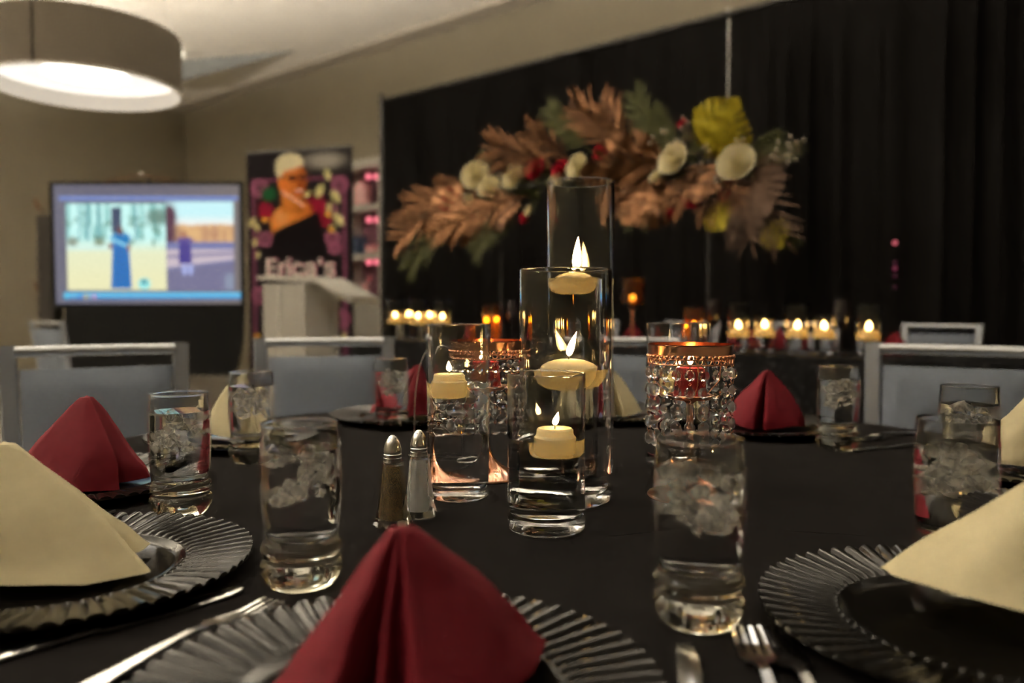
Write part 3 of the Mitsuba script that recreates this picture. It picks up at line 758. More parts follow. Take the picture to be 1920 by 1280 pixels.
# ------------------------------------------------------------------ glassware
def filled_vessel(t, outer, inner, zw, zfloor, rim, m, hole=None, n=72, glass='m_glass', base='m_glass'):
    """outer / inner: functions height -> radius. Three interfaces: glass above the water, the filled lower part, and the glass floor inside it."""
    zs = np.unique(np.concatenate([np.array([q for q in outer['z'] if q > zw + 1e-5]), [zw]]))
    up = [(float(np.interp(z, outer['z'], outer['r'])), z) for z in zs]
    th = up[-1][0] - inner(up[-1][1])
    top = [(up[-1][0] - th * .5 + th * .62 * math.cos(q), rim + th * .45 * (math.sin(q) + .2)) for q in np.linspace(-.35, PI + .35, 11)]   # rounded, slightly thicker rim
    down = [(inner(z), z) for z in zs[::-1]]
    put(t + '__glass', P(lathe(up + top + down, n), glass, 40), m)
    lowz = [q for q in outer['z'] if q < zw - 1e-5] + [zw]
    R = lambda z: float(np.interp(z, outer['z'], outer['r']))
    low = [(R(z), z) for z in [zfloor] + [q for q in lowz if q > zfloor + 1e-5]]
    bas = [(0, 0)] + [(R(z), z) for z in [q for q in lowz if q < zfloor - 1e-5] + [zfloor]]
    put(t + '__base', P(lathe(bas, n), base, 40), m)
    L(t + '__base', 'thick solid glass base')
    surf = water_top(inner(zw), zw, hole)
    put(t + '__water', P(cat(lathe(low, n), surf), 'm_water', 40), m)
    fl = [(0, zfloor)] + [(inner(zfloor) * q, zfloor + .002 * q ** 6) for q in (.3, .6, .85, .95)] + [(inner(zfloor) * .995, zfloor + .006)]
    put(t + '__floor', P(lathe(fl[::-1], n), 'm_bed', 40), m)
    L(t + '__water', 'clear water in the lower part')


def water_top(r, z, hole):
    a = np.linspace(0, 2 * PI, 72, endpoint=False)
    ring = np.stack([r * np.cos(a), r * np.sin(a)], -1)
    if hole is None:
        v = np.vstack([[[0, 0]], ring]); f = np.array([[0, 1 + i, 1 + (i + 1) % 72] for i in range(72)])
    else:
        hx, hy, hr = hole
        inn = np.stack([hx + hr * np.cos(a), hy + hr * np.sin(a)], -1)
        v = np.vstack([inn, ring]); i = np.arange(72); j = (i + 1) % 72
        f = np.vstack([np.stack([i, i + 72, j + 72], 1), np.stack([i, j + 72, j], 1)])
    return trimesh.Trimesh(np.hstack([v, np.full((len(v), 1), z)]), f, process=False)


TH = .144
from scipy.interpolate import PchipInterpolator
tz = np.array([0, .002, .006, .0115, .017, .0215, .0255, .029, .033, .037, .0405, .044, .048, .056, .07, .085, .10, .114, .127, .137, .1405, .1425, .1435])
trr = np.array([.0282, .0298, .0325, .0350, .0360, .0349, .0328, .0340, .0359, .0346, .0327, .0326, .0329, .0336, .0347, .0354, .0357, .0355, .0349, .0341, .0339, .0342, .0341])
_z = np.unique(np.concatenate([np.linspace(0, .048, 38), np.linspace(.048, .138, 20), np.linspace(.138, .1435, 6)])); trr = PchipInterpolator(tz, trr)(_z); tz = _z
TOUT = {'z': tz, 'r': trr}
def tin(z): return float(np.interp(z, tz, trr) - .0025)


def ice_mesh(zw, seed):
    r = np.random.default_rng(seed)
    ms = []
    for k in range(36):
        sc_ = r.uniform(.005, .0085)
        pts = r.normal(0, 1, (16, 3)); pts /= np.linalg.norm(pts, axis=1)[:, None]
        pts *= sc_ * r.uniform(.75, 1.15, (16, 1)) * [1.5, .5, 1.0]
        h = trimesh.convex.convex_hull(pts)
        a, q = r.uniform(0, 2 * PI), math.sqrt(r.uniform(0, 1)) * .0225
        z = zw - .004 - (k / 36) * .042 + r.normal(0, .002)
        h = moved(h, (q * math.cos(a), q * math.sin(a), z), rz=r.uniform(0, 360), rx=r.uniform(-50, 50))
        ms.append(h)
    return cat(ms)


TUMBLERS = [(567, 1092, .1225, 'clear ice water tumbler between the left ivory napkin and the nearest red napkin'), (1310, 1163, .1225, 'clear ice water tumbler right of centre, the nearest one to the camera'),
            (340, 961, .1235, 'clear ice water tumbler beside the red napkin of the left chair'), (473, 864, .122, 'clear ice water tumbler in front of an ivory napkin at left'),
            (734, 806, .120, 'clear ice water tumbler at the back, in front of the middle chair'), (1570, 841, .122, 'clear ice water tumbler right of the red napkin at the back right'),
            (1788, 1078, .1215, 'clear ice water tumbler at right, in front of another tumbler'), (1813, 930, .1215, 'clear ice water tumbler at right, half hidden behind another tumbler')]
for i, (px, py, zw, lab) in enumerate(TUMBLERS):
    t = new('tumbler')
    c = on_z(px, py, ZT)
    m = tr((c[0], c[1], ZT + .0004), 20 * i)
    filled_vessel(t, TOUT, tin, zw, .0425, TH, m, base='m_glass_base')
    put(t + '__ice', P(ice_mesh(zw, 50 + i), 'm_ice', False), m)
    L(t + '__ice', 'crushed ice floating near the top', kind='stuff')
    L(t, lab, 'glass', 'ice water tumblers')


def flame(h, r, lean=0.0, n=14):
    z = np.array([0, .04, .12, .25, .4, .55, .7, .82, .92, 1.0])
    q = np.array([.0, .45, .8, 1.0, .95, .8, .56, .34, .15, 0.0])
    mm = lathe(list(zip(q * r, z * h)), n)
    v = mm.vertices.copy(); v[:, 0] += lean * h * (v[:, 2] / h) ** 1.4; mm.vertices = v
    return mm


CAND = [(0, 0), (.88, 0), (.95, .06), (.99, .20), (1.0, .60), (.985, .66), (.92, .70), (.875, .76), (.86, .92), (.78, .985), (.5, .99), (.25, .955), (0, .94)]
DOME = [(0, 0), (.50, 0), (.76, .10), (.93, .32), (1.0, .56), (.99, .66), (.93, .72), (.76, .80), (.52, .87), (.30, .90), (.15, .89), (0, .88)]


def floating_candle(c, R, H, dome, fh, fr, lean, lab, group='floating candles in the centrepiece', detail=40, fl=FLAME, w=2.0):
    t = new('floating_candle')
    pr = DOME if dome else CAND
    m = tr(c)
    put(t + '__wax', P(lathe([(a * R, b * H) for a, b in pr], detail), 'm_wax', 35), m)
    zt_ = H * pr[-1][1]
    put(t + '__wick', P(tube([[0, 0, zt_ - .001], [0, 0, zt_ + .004], [lean * .004, 0, zt_ + .007]], .0007, 6), 'm_wick', False), m)
    put(t + '__flame', P(flame(fh, fr, lean), 'm_dark_emit', True, emitter=emit(fl, w)), tr((c[0], c[1], c[2] + zt_ + .0045)))
    L(t + '__flame', 'bright yellow flame'); L(t + '__wax', 'cream wax')
    L(t, lab, 'candle', group)
    return t


def glass_vase(c, r, h, zw, th, base, lab, hole=None, group='cylinder vases in the centrepiece', taper=0.0):
    t = new('cylinder_vase')
    zz = np.array([0, .0012, .003, .02, h * .5, h])
    rr = np.array([r - .0035, r - .0012, r, r, r, r]) * (1 - taper * (1 - zz / h))
    inner = lambda z: float(np.interp(z, zz, rr)) - th
    filled_vessel(t, {'z': zz, 'r': rr}, inner, zw, base, h, tr((c[0], c[1], c[2] + .0004)), hole)
    L(t, lab, 'vase', group)
    return t


# base px, py, radius, rim py, water py, candle: px, radius, height, dome, flame height, flame radius, lean
VASES = [
    ((1024, 990), .0435, 702, 820, (1040, .0235, .031, False, .0150, .0036, .25), 'shortest clear cylinder vase with a floating candle, in front at the centre', 'cream floating candle in the short front vase at the centre', .014, 0),
    ((1059, 935), .0590, 507, 689, (1066, .0365, .042, True, .0320, .0048, .32), 'medium height wide clear cylinder vase between the short and the tall vase', 'cream floating candle in the medium height vase at the centre', .014, 0),
    ((1087, 884), .0503, 344, 523, (1080, .0325, .036, True, .0500, .0062, .06), 'tallest clear cylinder vase at the back of the centre group', 'cream floating candle with a tall flame in the tallest vase', .014, 0),
    ((860, 930), .0425, 610, 716, (842, .0235, .031, False, .0140, .0036, -.05), 'clear cylinder vase beside the salt shaker, left of the centre group', 'cream floating candle in the vase beside the salt shaker', .013, .08),
    ((1269, 872), .0485, 607, 712, (1272, .0300, .034, False, .0150, .0036, .1), 'clear cylinder vase behind the front crystal candle holder', 'cream floating candle in the vase behind the front crystal holder', .014, 0)]
for (bp, r, rim, wpy, (cx, cr, chh, dome, fh, fr_, lean), lv, lc, base, tap) in VASES:
    c = on_z(*bp, ZT)
    h = on_y(bp[0], rim, c[1])[2] - ZT
    zw = on_y(bp[0], wpy, c[1])[2] - ZT
    x = on_y(cx, wpy, c[1])[0] - c[0]
    x = float(np.clip(x, -(r - .004 - cr), r - .004 - cr))
    glass_vase(c, r, h, zw, .0028, base, lv, (x, 0.0, cr * .985), taper=tap)
    floating_candle((c[0] + x, c[1], ZT + .0004 + zw - .645 * chh), cr, chh, dome, fh, fr_, lean, lc)

# ------------------------------------------------------------------ crystal candle holders
def crystal():
    a = np.arange(8) * PI / 4 + PI / 8
    R, r, d = .0074, .0042, .0034
    o = np.stack([R * np.cos(a), 0 * a, R * np.sin(a)], -1)
    f1 = np.stack([r * np.cos(a + PI / 8), 0 * a - d, r * np.sin(a + PI / 8)], -1)
    return trimesh.convex.convex_hull(np.vstack([o, o + [0, .0005, 0], f1, f1 * [1, -1, 1]]))


CR = P(crystal(), 'm_crystal', False)
LINK = P(cat([tube([[0, 0, .0085 - .0215 * k], [.0017, 0, .0106 - .0215 * k], [0, 0, .0127 - .0215 * k], [-.0017, 0, .0106 - .0215 * k], [0, 0, .0085 - .0215 * k]], .0004, 5, False) for k in range(5)]), 'm_rose_gold', True)


def crystal_holder(c, rot, lab, nstr=20, rows=5):
    t = new('crystal_candle_holder')
    R, H = .0545, .200
    m = tr((c[0], c[1], ZT + .0004), rot)
    put(t + '__foot', P(lathe([(0, 0), (.0535, 0), (.0545, .0015), (.0535, .0035), (.046, .0055), (.034, .0095), (.022, .017), (.012, .027), (.0065, .038), (.0048, .05), (0, .05)], 56), 'm_rose_gold', 40), m)
    L(t + '__foot', 'flared rose gold foot')
    put(t + '__stem', P(lathe([(.0046, .05), (.0046, .085), (.0075, .09), (.0046, .095), (.0046, .122), (.009, .126), (.026, .128), (.031, .133), (.030, .134), (.025, .1305), (0, .130)], 40), 'm_rose_gold', 40), m)
    put(t + '__band', P(lathe([(R - .0012, H - .013), (R, H - .013), (R, H - .002), (R + .0012, H), (R - .0012, H), (R - .0012, H - .013)], 72), 'm_rose_gold', 40), m)
    beads, half = [], []
    nb = 44
    b0 = trimesh.creation.icosphere(1, .0026)
    for k in range(nb):
        a = 2 * PI * k / nb
        beads.append(moved(b0, (R * math.cos(a), R * math.sin(a), H - .0155)))
    put(t + '__bead_row', P(cat(beads), 'm_rose_gold', True), m); labels[t + '__bead_row'] = {'label': 'row of small rose gold beads', 'kind': 'stuff'}
    sc2 = []
    for k in range(30):
        a = 2 * PI * k / 30
        th = np.linspace(PI, 2 * PI, 9)
        pts = np.stack([R * np.cos(a + .085 * np.cos(th)), R * np.sin(a + .085 * np.cos(th)), H - .0185 + .006 * np.sin(th)], -1)
        sc2.append(tube(pts, .0009, 6))
    rr = np.linspace(0, 2 * PI, 61)
    sc2.append(tube(np.stack([R * np.cos(rr), R * np.sin(rr), 0 * rr + H - .018], -1), .0010, 6, False))
    sc2.append(tube(np.stack([R * np.cos(rr), R * np.sin(rr), 0 * rr + H - .025], -1), .0010, 6, False))
    put(t + '__scalloped_rim', P(cat(sc2), 'm_rose_gold', True), m)
    for k in range(3):
        a = 2 * PI * k / 3 + .4
        put(new(t + '__arm'), P(tube([[.029 * math.cos(a), .029 * math.sin(a), .132], [.05 * math.cos(a), .05 * math.sin(a), .15], [R * math.cos(a), R * math.sin(a), H - .013]], .0007, 6), 'm_rose_gold'), m)
    for k in range(nstr):
        a = 360 * k / nstr
        s = new(t + '__strand')
        ms = m @ T4().rotate([0, 0, 1], a).translate([0, -R, H - .0375]) if hasattr(T4, '__matmul__') else m
        put(s, LINK, ms)
        for j in range(rows):
            put(new(s + '__crystal'), CR, ms @ T4().translate([0, 0, -.0215 * j]).rotate([0, 0, 1], float(RNG.uniform(-35, 35))))
    L(t, lab, 'candle holder', 'crystal candle holders')
    return t


HC1, HC2 = on_z(1292, 930, ZT), on_z(912, 893, ZT)
mat('m_red_wax', (.13, .004, .006), .45, specular=.2)


def votive(c, lab):
    t = new('votive_candle')
    m = tr((c[0], c[1], ZT + .0004 + .1316))
    put(t + '__wax', P(lathe([(0, 0), (.0205, 0), (.0215, .002), (.0190, .030), (.0178, .036), (.0165, .0372), (.012, .036), (0, .0355)], 32), 'm_red_wax', 40), m)
    put(t + '__wick', P(tube([[0, 0, .035], [0, 0, .040], [.0004, 0, .0425]], .0007, 6), 'm_wick', False), m)
    put(t + '__flame', P(flame(.020, .0042, .08), 'm_dark_emit', True, emitter=emit(FLAME, 1.5)), tr((c[0], c[1], ZT + .0004 + .1316 + .0405)))
    L(t, lab, 'candle', 'red votive candles in the crystal holders')


votive(HC1, 'red votive candle burning inside the front crystal candle holder')
votive(HC2, 'red votive candle inside the crystal candle holder behind the left vase')
crystal_holder(HC1, 5, 'rose gold candle holder with hanging crystals, in front at right of the vases')
crystal_holder(HC2, -3, 'rose gold candle holder with hanging crystals, behind the left glass vase')

# ------------------------------------------------------------------ salt and pepper
def shaker(px, py, fill, lab, part):
    t = new(part + '_shaker')
    c = on_z(px, py, ZT)
    n8 = 8
    m = tr((c[0], c[1], ZT + .0004), 14)
    k = 1.02
    body = lathe([(0, 0), (.0215, 0), (.0228, .002), (.0205, .008), (.0175, .016), (.0155, .035), (.0128, .066), (.0122, .0695), (.0132, .071), (.0132, .0735), (.0085, .0745), (0, .0745)], n8)
    put(t + '__glass', P(body, 'm_glass', False), m)
    put(t + '__' + fill, P(lathe([(0, .007), (.0105, .007), (.0118, .010), (.0085, .062), (.0070, .068), (0, .068)], 24), 'm_' + fill), m)
    L(t + '__' + fill, 'ground black pepper inside' if fill == 'pepper' else 'white salt inside')
    cap = lathe([(.0086, .0725), (.0102, .0725), (.0102, .0775), (.0096, .0780), (.0096, .0792), (.0103, .0797), (.0103, .0815), (.0097, .0822), (.0097, .0832), (.0101, .0838), (.0099, .088), (.0086, .0935), (.0062, .0985), (.0035, .1018), (.0018, .1028), (0, .1030)], 36)
    put(t + '__cap', P(cap, 'm_chrome', 40), m)
    L(t + '__cap', 'polished metal cap')
    hs = cat([moved(trimesh.creation.cylinder(.0009, .0006, sections=10), (.0052 * math.cos(a), .0052 * math.sin(a), .0994), rx=-38 * math.sin(a), ry=38 * math.cos(a)) for a in np.linspace(0, 2 * PI, 6, endpoint=False)])
    put(t + '__hole', P(hs, 'm_black', False), m); labels[t + '__hole'] = {'kind': 'stuff', 'label': 'small dark pouring holes'}
    L(t, lab, 'shaker', 'salt and pepper shakers')


shaker(737, 985, 'pepper', 'glass pepper shaker with metal cap, filled with dark pepper', 'pepper')
shaker(786, 968, 'salt', 'glass salt shaker with metal cap, filled with white salt', 'salt')

# ------------------------------------------------------------------ wire stand between shaker and vase
t = new('wire_stand')
cw = on_z(822, 858, ZT)
w2 = on_z(777, 858, ZT)[0] - cw[0]
hh = on_y(822, 648, cw[1])[2] - ZT
th = np.linspace(0, PI, 40)
arch = np.stack([w2 * np.sign(np.cos(th)) * np.abs(np.cos(th)) ** .8, 0 * th, .004 + (hh - .004) * np.sin(th) ** .62], -1)
put(t + '__loop', P(tube(arch, .0011, 8), 'm_steel', True), tr((cw[0], cw[1], ZT)))
rr = np.linspace(0, 2 * PI, 40)
put(t + '__base_ring', P(tube(np.stack([abs(w2) * np.cos(rr), .022 * np.sin(rr), 0 * rr + .0018], -1), .0011, 8, False), 'm_steel', True), tr((cw[0], cw[1], ZT)))
L(t, 'thin silver wire loop stand behind the salt shaker', 'wire stand')

# ------------------------------------------------------------------ cutlery
def fork_mesh():
    tines = [Polygon([(x - .0021, .136), (x + .0021, .136), (x + .0013, .1885), (x, .1900), (x - .0013, .1885)]) for x in (-.0099, -.0033, .0033, .0099)]
    head = Polygon([(-.0120, .140), (-.0120, .133), (-.0098, .124), (-.0045, .118), (-.0030, .112), (-.0030, .09), (-.0055, .045), (-.0085, .012), (-.0085, .004), (-.005, 0), (.005, 0), (.0085, .004), (.0085, .012), (.0055, .045), (.0030, .09), (.0030, .112), (.0045, .118), (.0098, .124), (.0120, .133), (.0120, .140)])
    p = unary_union(tines + [head]).buffer(.0003)
    def bend(x, y):
        z = np.interp(y, [0, .02, .07, .105, .118, .135, .16, .19], [.0002, .0012, .0062, .0085, .0068, .0030, .0008, .0032])
        return gauss(y, z) + 7 * x * x * (y > .11)
    def gauss(y, z): return z
    return plate2d(p, .0021, .006, bend)


def knife_mesh():
    p = Polygon([(-.0078, .004), (-.005, 0), (.005, 0), (.0078, .004), (.0070, .05), (.0052, .095), (.0055, .1), (.0085, .104), (.0095, .13), (.0096, .18), (.0085, .205), (.0060, .216), (.0010, .222), (-.0050, .220), (-.0062, .21), (-.0062, .104), (-.0055, .1), (-.0052, .095), (-.0070, .05)]).buffer(.0002)
    def bend(x, y): return np.interp(y, [0, .03, .08, .1, .13, .22], [.0003, .0016, .0022, .0020, .0008, .0006])
    m = plate2d(p, .0030, .008, bend)
    v = m.vertices.copy()
    top = v[:, 2] > bend(v[:, 0], v[:, 1]) + .0015
    v[top, 2] -= (np.abs(v[top, 0]) / .009) ** 2 * .0012
    m.vertices = v
    return m


FORK, KNIFE = P(fork_mesh(), 'm_steel', 30), P(knife_mesh(), 'm_steel', 30)


def lay(kind, tip, toward, lab, tiplen):
    """tip and a second point of its axis as seen on the table top"""
    a, b = on_z(*tip, ZT), on_z(*toward, ZT)
    d = (a - b); d[2] = 0; d /= np.linalg.norm(d)
    t = new(kind)
    o = a - d * tiplen
    put(t, FORK if kind == 'fork' else KNIFE, frame([o[0], o[1], ZT + .0006], [d[1], -d[0], 0], d, [0, 0, 1]))
    L(t, lab, kind, {'fork': 'silver forks', 'knife': 'silver knives'}[kind])


lay('fork', (516, 1136), (330, 1222), 'silver fork left of the nearest plate, partly under its rim', .19)
lay('fork', (1397, 1186), (1436, 1290), 'silver fork right of the nearest tumbler, the left one of a pair', .19)
lay('fork', (1443, 1190), (1499, 1280), 'silver fork beside the lower right plate, the right one of a pair', .19)
lay('knife', (1283, 1216), (1291, 1290), 'silver knife with rounded tip right of the nearest plate', .222)
lay('knife', (456, 1108), (60, 1221), 'long silver knife in front of the left ivory napkin\'s plate', .222)
lay('fork', (172, 943), (70, 975), 'silver fork behind the left ivory napkin', .19)
lay('knife', (217, 962), (60, 966), 'silver knife behind the left ivory napkin', .222)
lay('fork', (1606, 829), (1690, 817), 'silver fork on the black cloth behind the tumbler at the back right', .19)
lay('knife', (1600, 846), (1702, 838), 'silver knife on the black cloth right of the tumbler at the back right', .222)
lay('fork', (1886, 884), (1945, 905), 'silver fork at the right edge below the ivory napkin', .19)

# ------------------------------------------------------------------ banquet chairs (local: facing -y, seat centre above the origin)
def chair_parts():
    p = {}
    for i, s in enumerate((-1, 1)):
        pts = [[s * .195, .24, .0], [s * .200, .215, .25], [s * .205, .20, .45], [s * .214, .225, .68], [s * .2225, .262, .905]]
        q = np.array(pts); u = np.linspace(0, 4, 17)
        sm = np.stack([np.interp(u, range(5), q[:, k]) for k in range(3)], 1); sm = gaussian_filter1d(sm, 1.2, axis=0, mode='nearest'); sm[0], sm[-1] = q[0], q[-1]
        p['back_post' if i == 0 else 'back_post_001'] = (bar(sm, .046, .022), 'm_chair_frame', 30)
        p['front_leg' if i == 0 else 'front_leg_001'] = (bar([[s * .20, -.145, 0], [s * .20, -.14, .22], [s * .20, -.135, .43]], .034, .022), 'm_chair_frame', 30)
    p['top_rail'] = (tube([[-.205, .258, .890], [-.1, .261, .891], [0, .262, .891], [.1, .261, .891], [.205, .258, .890]], .0145, 14), 'm_chair_rail', 40)
    # padded back
    w, h = 16, 14
    x, z = np.meshgrid(np.linspace(-1, 1, w), np.linspace(0, 1, h))
    yb = np.interp(z, [0, 1], [.206, .253])
    xx = x * np.interp(z, [0, 1], [.184, .193])
    puff = .024 * (1 - np.abs(x) ** 6) * (1 - np.abs(2 * z - 1) ** 8)
    zz = .50 + .345 * z
    F = np.stack([xx, yb - .012 - puff, zz], -1).reshape(-1, 3); B = np.stack([xx, yb + .010 + puff * .4, zz], -1).reshape(-1, 3)
    f = grid_faces(h, w, False); f = np.vstack([f[:, [0, 1, 2]], f[:, [0, 2, 3]]])
    rim = np.concatenate([np.arange(w), np.arange(1, h) * w + w - 1, (h - 1) * w + np.arange(w - 2, -1, -1), np.arange(h - 2, 0, -1) * w]); nn = len(F)
    r2 = np.roll(rim, -1)
    p['back_pad'] = (trimesh.Trimesh(np.vstack([F, B]), np.vstack([f, f[:, ::-1] + nn, np.stack([rim, rim + nn, r2 + nn], 1), np.stack([rim, r2 + nn, r2], 1)]), process=False), 'm_chair_pad', 50)
    sm = box(.43, .38, .06, (0, .035, .455), bev=.02)
    p['seat'] = (sm, 'm_chair_pad', 50)
    p['seat_frame'] = (box(.41, .36, .03, (0, .035, .412), bev=.006), 'm_chair_frame', 30)
    for m in p.values(): m[0].vertices = m[0].vertices * [.90, 1, 1]
    return {k: P(*v) for k, v in p.items()}


CHP = chair_parts()


def chair(x, y, rz, lab, group=None, z=0.0):
    t = new('banquet_chair')
    for k, shp in CHP.items():
        put(t + '__' + k, shp, tr((x, y, z), rz))
    L(t + '__back_pad', 'padded grey fabric back'); L(t + '__top_rail', 'shiny round top rail')
    L(t, lab, 'chair', group or 'grey banquet chairs')


def chair_at(px, y, rz, lab, group=None):
    """the middle of the top rail is seen at column px, at distance y"""
    d = ray(px, 640); x = d[0] / d[1] * y
    a = math.radians(rz)
    chair(x + .26 * math.sin(a), y - .26 * math.cos(a), rz, lab, group)


chair_at(183, 2.06, 30, 'grey banquet chair at left between the red napkin and the projection screen')
chair_at(610, 2.55, 12, 'grey banquet chair in front of the lectern')
chair_at(1172, 2.58, -8, 'grey banquet chair mostly hidden behind the glass vases in the centre')
chair_at(1796, 2.05, -33, 'grey banquet chair at the right edge behind two tumblers')
chair_at(88, 5.8, 150, 'grey banquet chair with cream frame at far left, before the projection screen')
chair_at(-150, 2.9, 60, 'grey banquet chair cut off by the left edge of the photo')

# ------------------------------------------------------------------ head table
HQ = np.array([2.03, 4.06, 0])                                # on the middle line of the head table
ZH = .753


def head(px, py=None, off=0.0):
    """place on the head table seen at column px, off metres towards the camera from its middle line"""
    q = HQ + N * off
    p = on_wall(px, 577, q, N)
    return np.array([p[0], p[1], ZH])


e0, e1 = head(716), HQ - 0
a0, a1 = float(np.dot(head(726) - HQ, D)), 1.3
t = new('head_table_cloth')
hw = .34
ns = 200
ring = []
ln = a1 - a0
per = [(a0, -hw), (a1, -hw), (a1, hw), (a0, hw)]
lp = LineString(per + per[:1]); s = np.linspace(0, lp.length, 420, endpoint=False)
pp = np.array([lp.interpolate(q).coords[0] for q in s])
cen = np.array([(a0 + a1) / 2, 0])
nrm = np.stack([np.clip((pp[:, 0] - cen[0]) / (ln / 2), -1, 1) ** 31, np.clip(pp[:, 1] / hw, -1, 1) ** 31], 1)
rows = []
for q in np.linspace(0, 1, 12):
    o = (.012 + .05 * q) + .022 * q * np.sin(s * 2 * PI / .17 + 1.1 * np.sin(s * 3))
    uv2 = pp + nrm * o[:, None]
    rows.append(HQ + uv2[:, :1] * D + uv2[:, 1:] * N + np.array([0, 0, 1.0]) * (ZH - .004 - q * (ZH - .02)))
edge = HQ + pp[:, :1] * D + pp[:, 1:] * N + np.array([0, 0, ZH])
mid = HQ + (pp * [1, 0])[:, :1] * D + np.array([0, 0, ZH])
rows = [mid, edge] + rows
v = np.vstack(rows); f = grid_faces(len(rows), 420, True)
put(t, P((v, np.vstack([f[:, [0, 2, 1]], f[:, [0, 3, 2]]])), 'm_sequin', 50))
L(t, 'black sequined cloth on the long head table in front of the drapes', 'tablecloth')

for px, lab in ((1118, 'leftmost at the head table, behind the rose gold goblet'), (1298, 'head table chair behind the square amber candle holder'), (1512, 'head table chair behind the candle row at right'), (1766, 'head table chair at the right end of the head table')):
    q = on_wall(px, 577, np.array([2.48, 4.60, 0]) - .16 * N, N)
    a = math.degrees(math.atan2(D[1], D[0]))
    rz = a
    aa = math.radians(rz)
    chair(q[0] + .26 * math.sin(aa), q[1] - .26 * math.cos(aa), rz, 'pale grey banquet ' + lab if lab.startswith('head') else 'pale grey banquet chair, ' + lab)

# candles on the head table: column, rim row, candle top row, radius, off, vase visible
HV = [(741, 562, 590, .070, .05, 'first'), (766, 583, 588, .066, -.16, None), (783, 561, 592, .070, .12, 'second'), (806, 585, 590, .066, -.10, None), (829, 563, 593, .072, .05, 'third'),
      (1385, 569, 613, .066, .05, 'fourth'), (1434, 592, 612, .066, -.02, None), (1495, 571, 614, .066, .06, 'fifth'), (1546, 592, 615, .066, 0, None), (1629, 572, 617, .064, .05, 'sixth')]
names = ['first', 'second', 'third', 'fourth', 'fifth', 'sixth', 'seventh', 'eighth', 'ninth', 'tenth']
for i, (px, rim, cy, r, off, tall) in enumerate(HV):
    c = head(px, off=off)
    h = on_y(px, rim, c[1])[2] - ZH
    zc_ = on_y(px, cy + 9, c[1])[2] - ZH
    r = r * .93
    t = new('head_table_vase')
    m = tr((c[0], c[1], ZH + .0005))
    zw = zc_
    side = 'left' if i < 5 else 'right'
    put(t + '__glass', P(lathe([(r, zw + .001), (r, h), (r - .003, h), (r - .003, zw + .001)], 40), 'm_glass', 40), m)
    put(t + '__water', P(cat(lathe([(0, 0), (r - .002, 0), (r, .002), (r, zw)], 40), water_top(r - .003, zw, (0, 0, r * .86))), 'm_water', 40), m)
    k = i if i < 5 else i - 5
    L(t, f'{"tall" if tall else "short"} clear vase, {names[k]} from the left in the {side} head table candle row', 'vase', 'clear vases on the head table')
    lean = (-.1, .05, .15, -.05, .1)[i % 5]
    floating_candle((c[0], c[1], ZH + .0005 + zw - .6 * .05), r * .86, .05, False, .042 if i < 5 else .046, .0145, lean,
                    f'burning cream floating candle, {names[k]} from the left in the {side} head table candle row', 'floating candles on the head table', 28, FLAME_FAR, .4)

# amber candle cups, goblet, wine glasses, napkins on the head table
def amber_cup(px, top, w, off, lab):
    c = head(px, off=off)
    r = w / 2 / 1493 * c[1]; h = on_y(px, top, c[1])[2] - ZH
    t = new('amber_candle_cup')
    m = tr((c[0], c[1], ZH + .0005))
    put(t + '__cup', P(lathe([(0, 0), (r * .85, 0), (r, .01), (r, h), (r - .004, h), (r - .004, .014), (0, .012)], 32), 'm_amber', 40), m)
    put(t + '__wax', P(lathe([(0, .013), (r * .8, .013), (r * .8, h * .52), (0, h * .5)], 24), 'm_wax', 40), m)
    put(t + '__flame', P(flame(.035, .011, .05), 'm_dark_emit', True, emitter=emit(FLAME_FAR, .1)), tr((c[0], c[1], ZH + h * .54)))
    L(t, lab, 'candle holder', 'amber candle cups on the head table')


amber_cup(931, 570, 22, .0, 'amber glass candle cup on the head table, right one of a pair at left')
amber_cup(912, 571, 13, .1, 'slim amber glass candle cup on the head table, left one of a pair at left')
amber_cup(1301, 577, 37, .12, 'wide amber glass candle cup on the head table near its middle')

t = new('goblet')
c = head(1186, off=-.05); k = c[1] / 1493
m = tr((c[0], c[1], ZH + .0005))
hb = on_y(1186, 522, c[1])[2] - ZH; hs = on_y(1186, 572, c[1])[2] - ZH
put(t + '__foot', P(lathe([(0, 0), (.05, 0), (.05, .004), (.012, .014), (.009, .03), (.009, hs - .06), (.02, hs - .02), (.03, hs), (0, hs)], 32), 'm_rose_gold', 40), m)
put(t + '__bowl', P(lathe([(0, hs), (20 * k, hs + .01), (22 * k, hs + .05), (19 * k, hs + (hb - hs) * .6), (22 * k, hb), (21 * k, hb), (18 * k, hs + (hb - hs) * .6), (21 * k, hs + .05), (18 * k, hs + .016), (0, hs + .006)], 36), 'm_amber', 40), m)
put(t + '__light', P(trimesh.creation.icosphere(2, .02), 'm_dark_emit', True, emitter=emit([5, 4, 3], .05)), tr((c[0], c[1], ZH + hs + .05)))
L(t, 'rose gold goblet candle holder on the head table behind the tall vase', 'candle holder')

for px, top, off, lab in ((962, 563, .02, 'black wine glass on the head table at left, behind the medium vase'), (1338, 562, .0, 'black wine glass on the head table right of the wide amber candle cup'), (1578, 562, .05, 'black wine glass on the head table right of the candle row')):
    c = head(px, off=off); h = on_y(px, top, c[1])[2] - ZH
    t = new('wine_glass')
    m = tr((c[0], c[1], ZH + .0005))
    put(t + '__base', P(lathe([(0, 0), (.035, 0), (.035, .003), (.006, .008), (.004, .02), (.004, h * .45), (0, h * .45)], 28), 'm_wine_glass', 40), m)
    put(t + '__bowl', P(lathe([(0, h * .45), (.02, h * .48), (.040, h * .6), (.043, h * .75), (.036, h), (.034, h), (.041, h * .75), (.038, h * .61), (.018, h * .5), (0, h * .47)], 28), 'm_wine_glass', 40), m)
    L(t, lab, 'wine glass', 'black wine glasses on the head table')

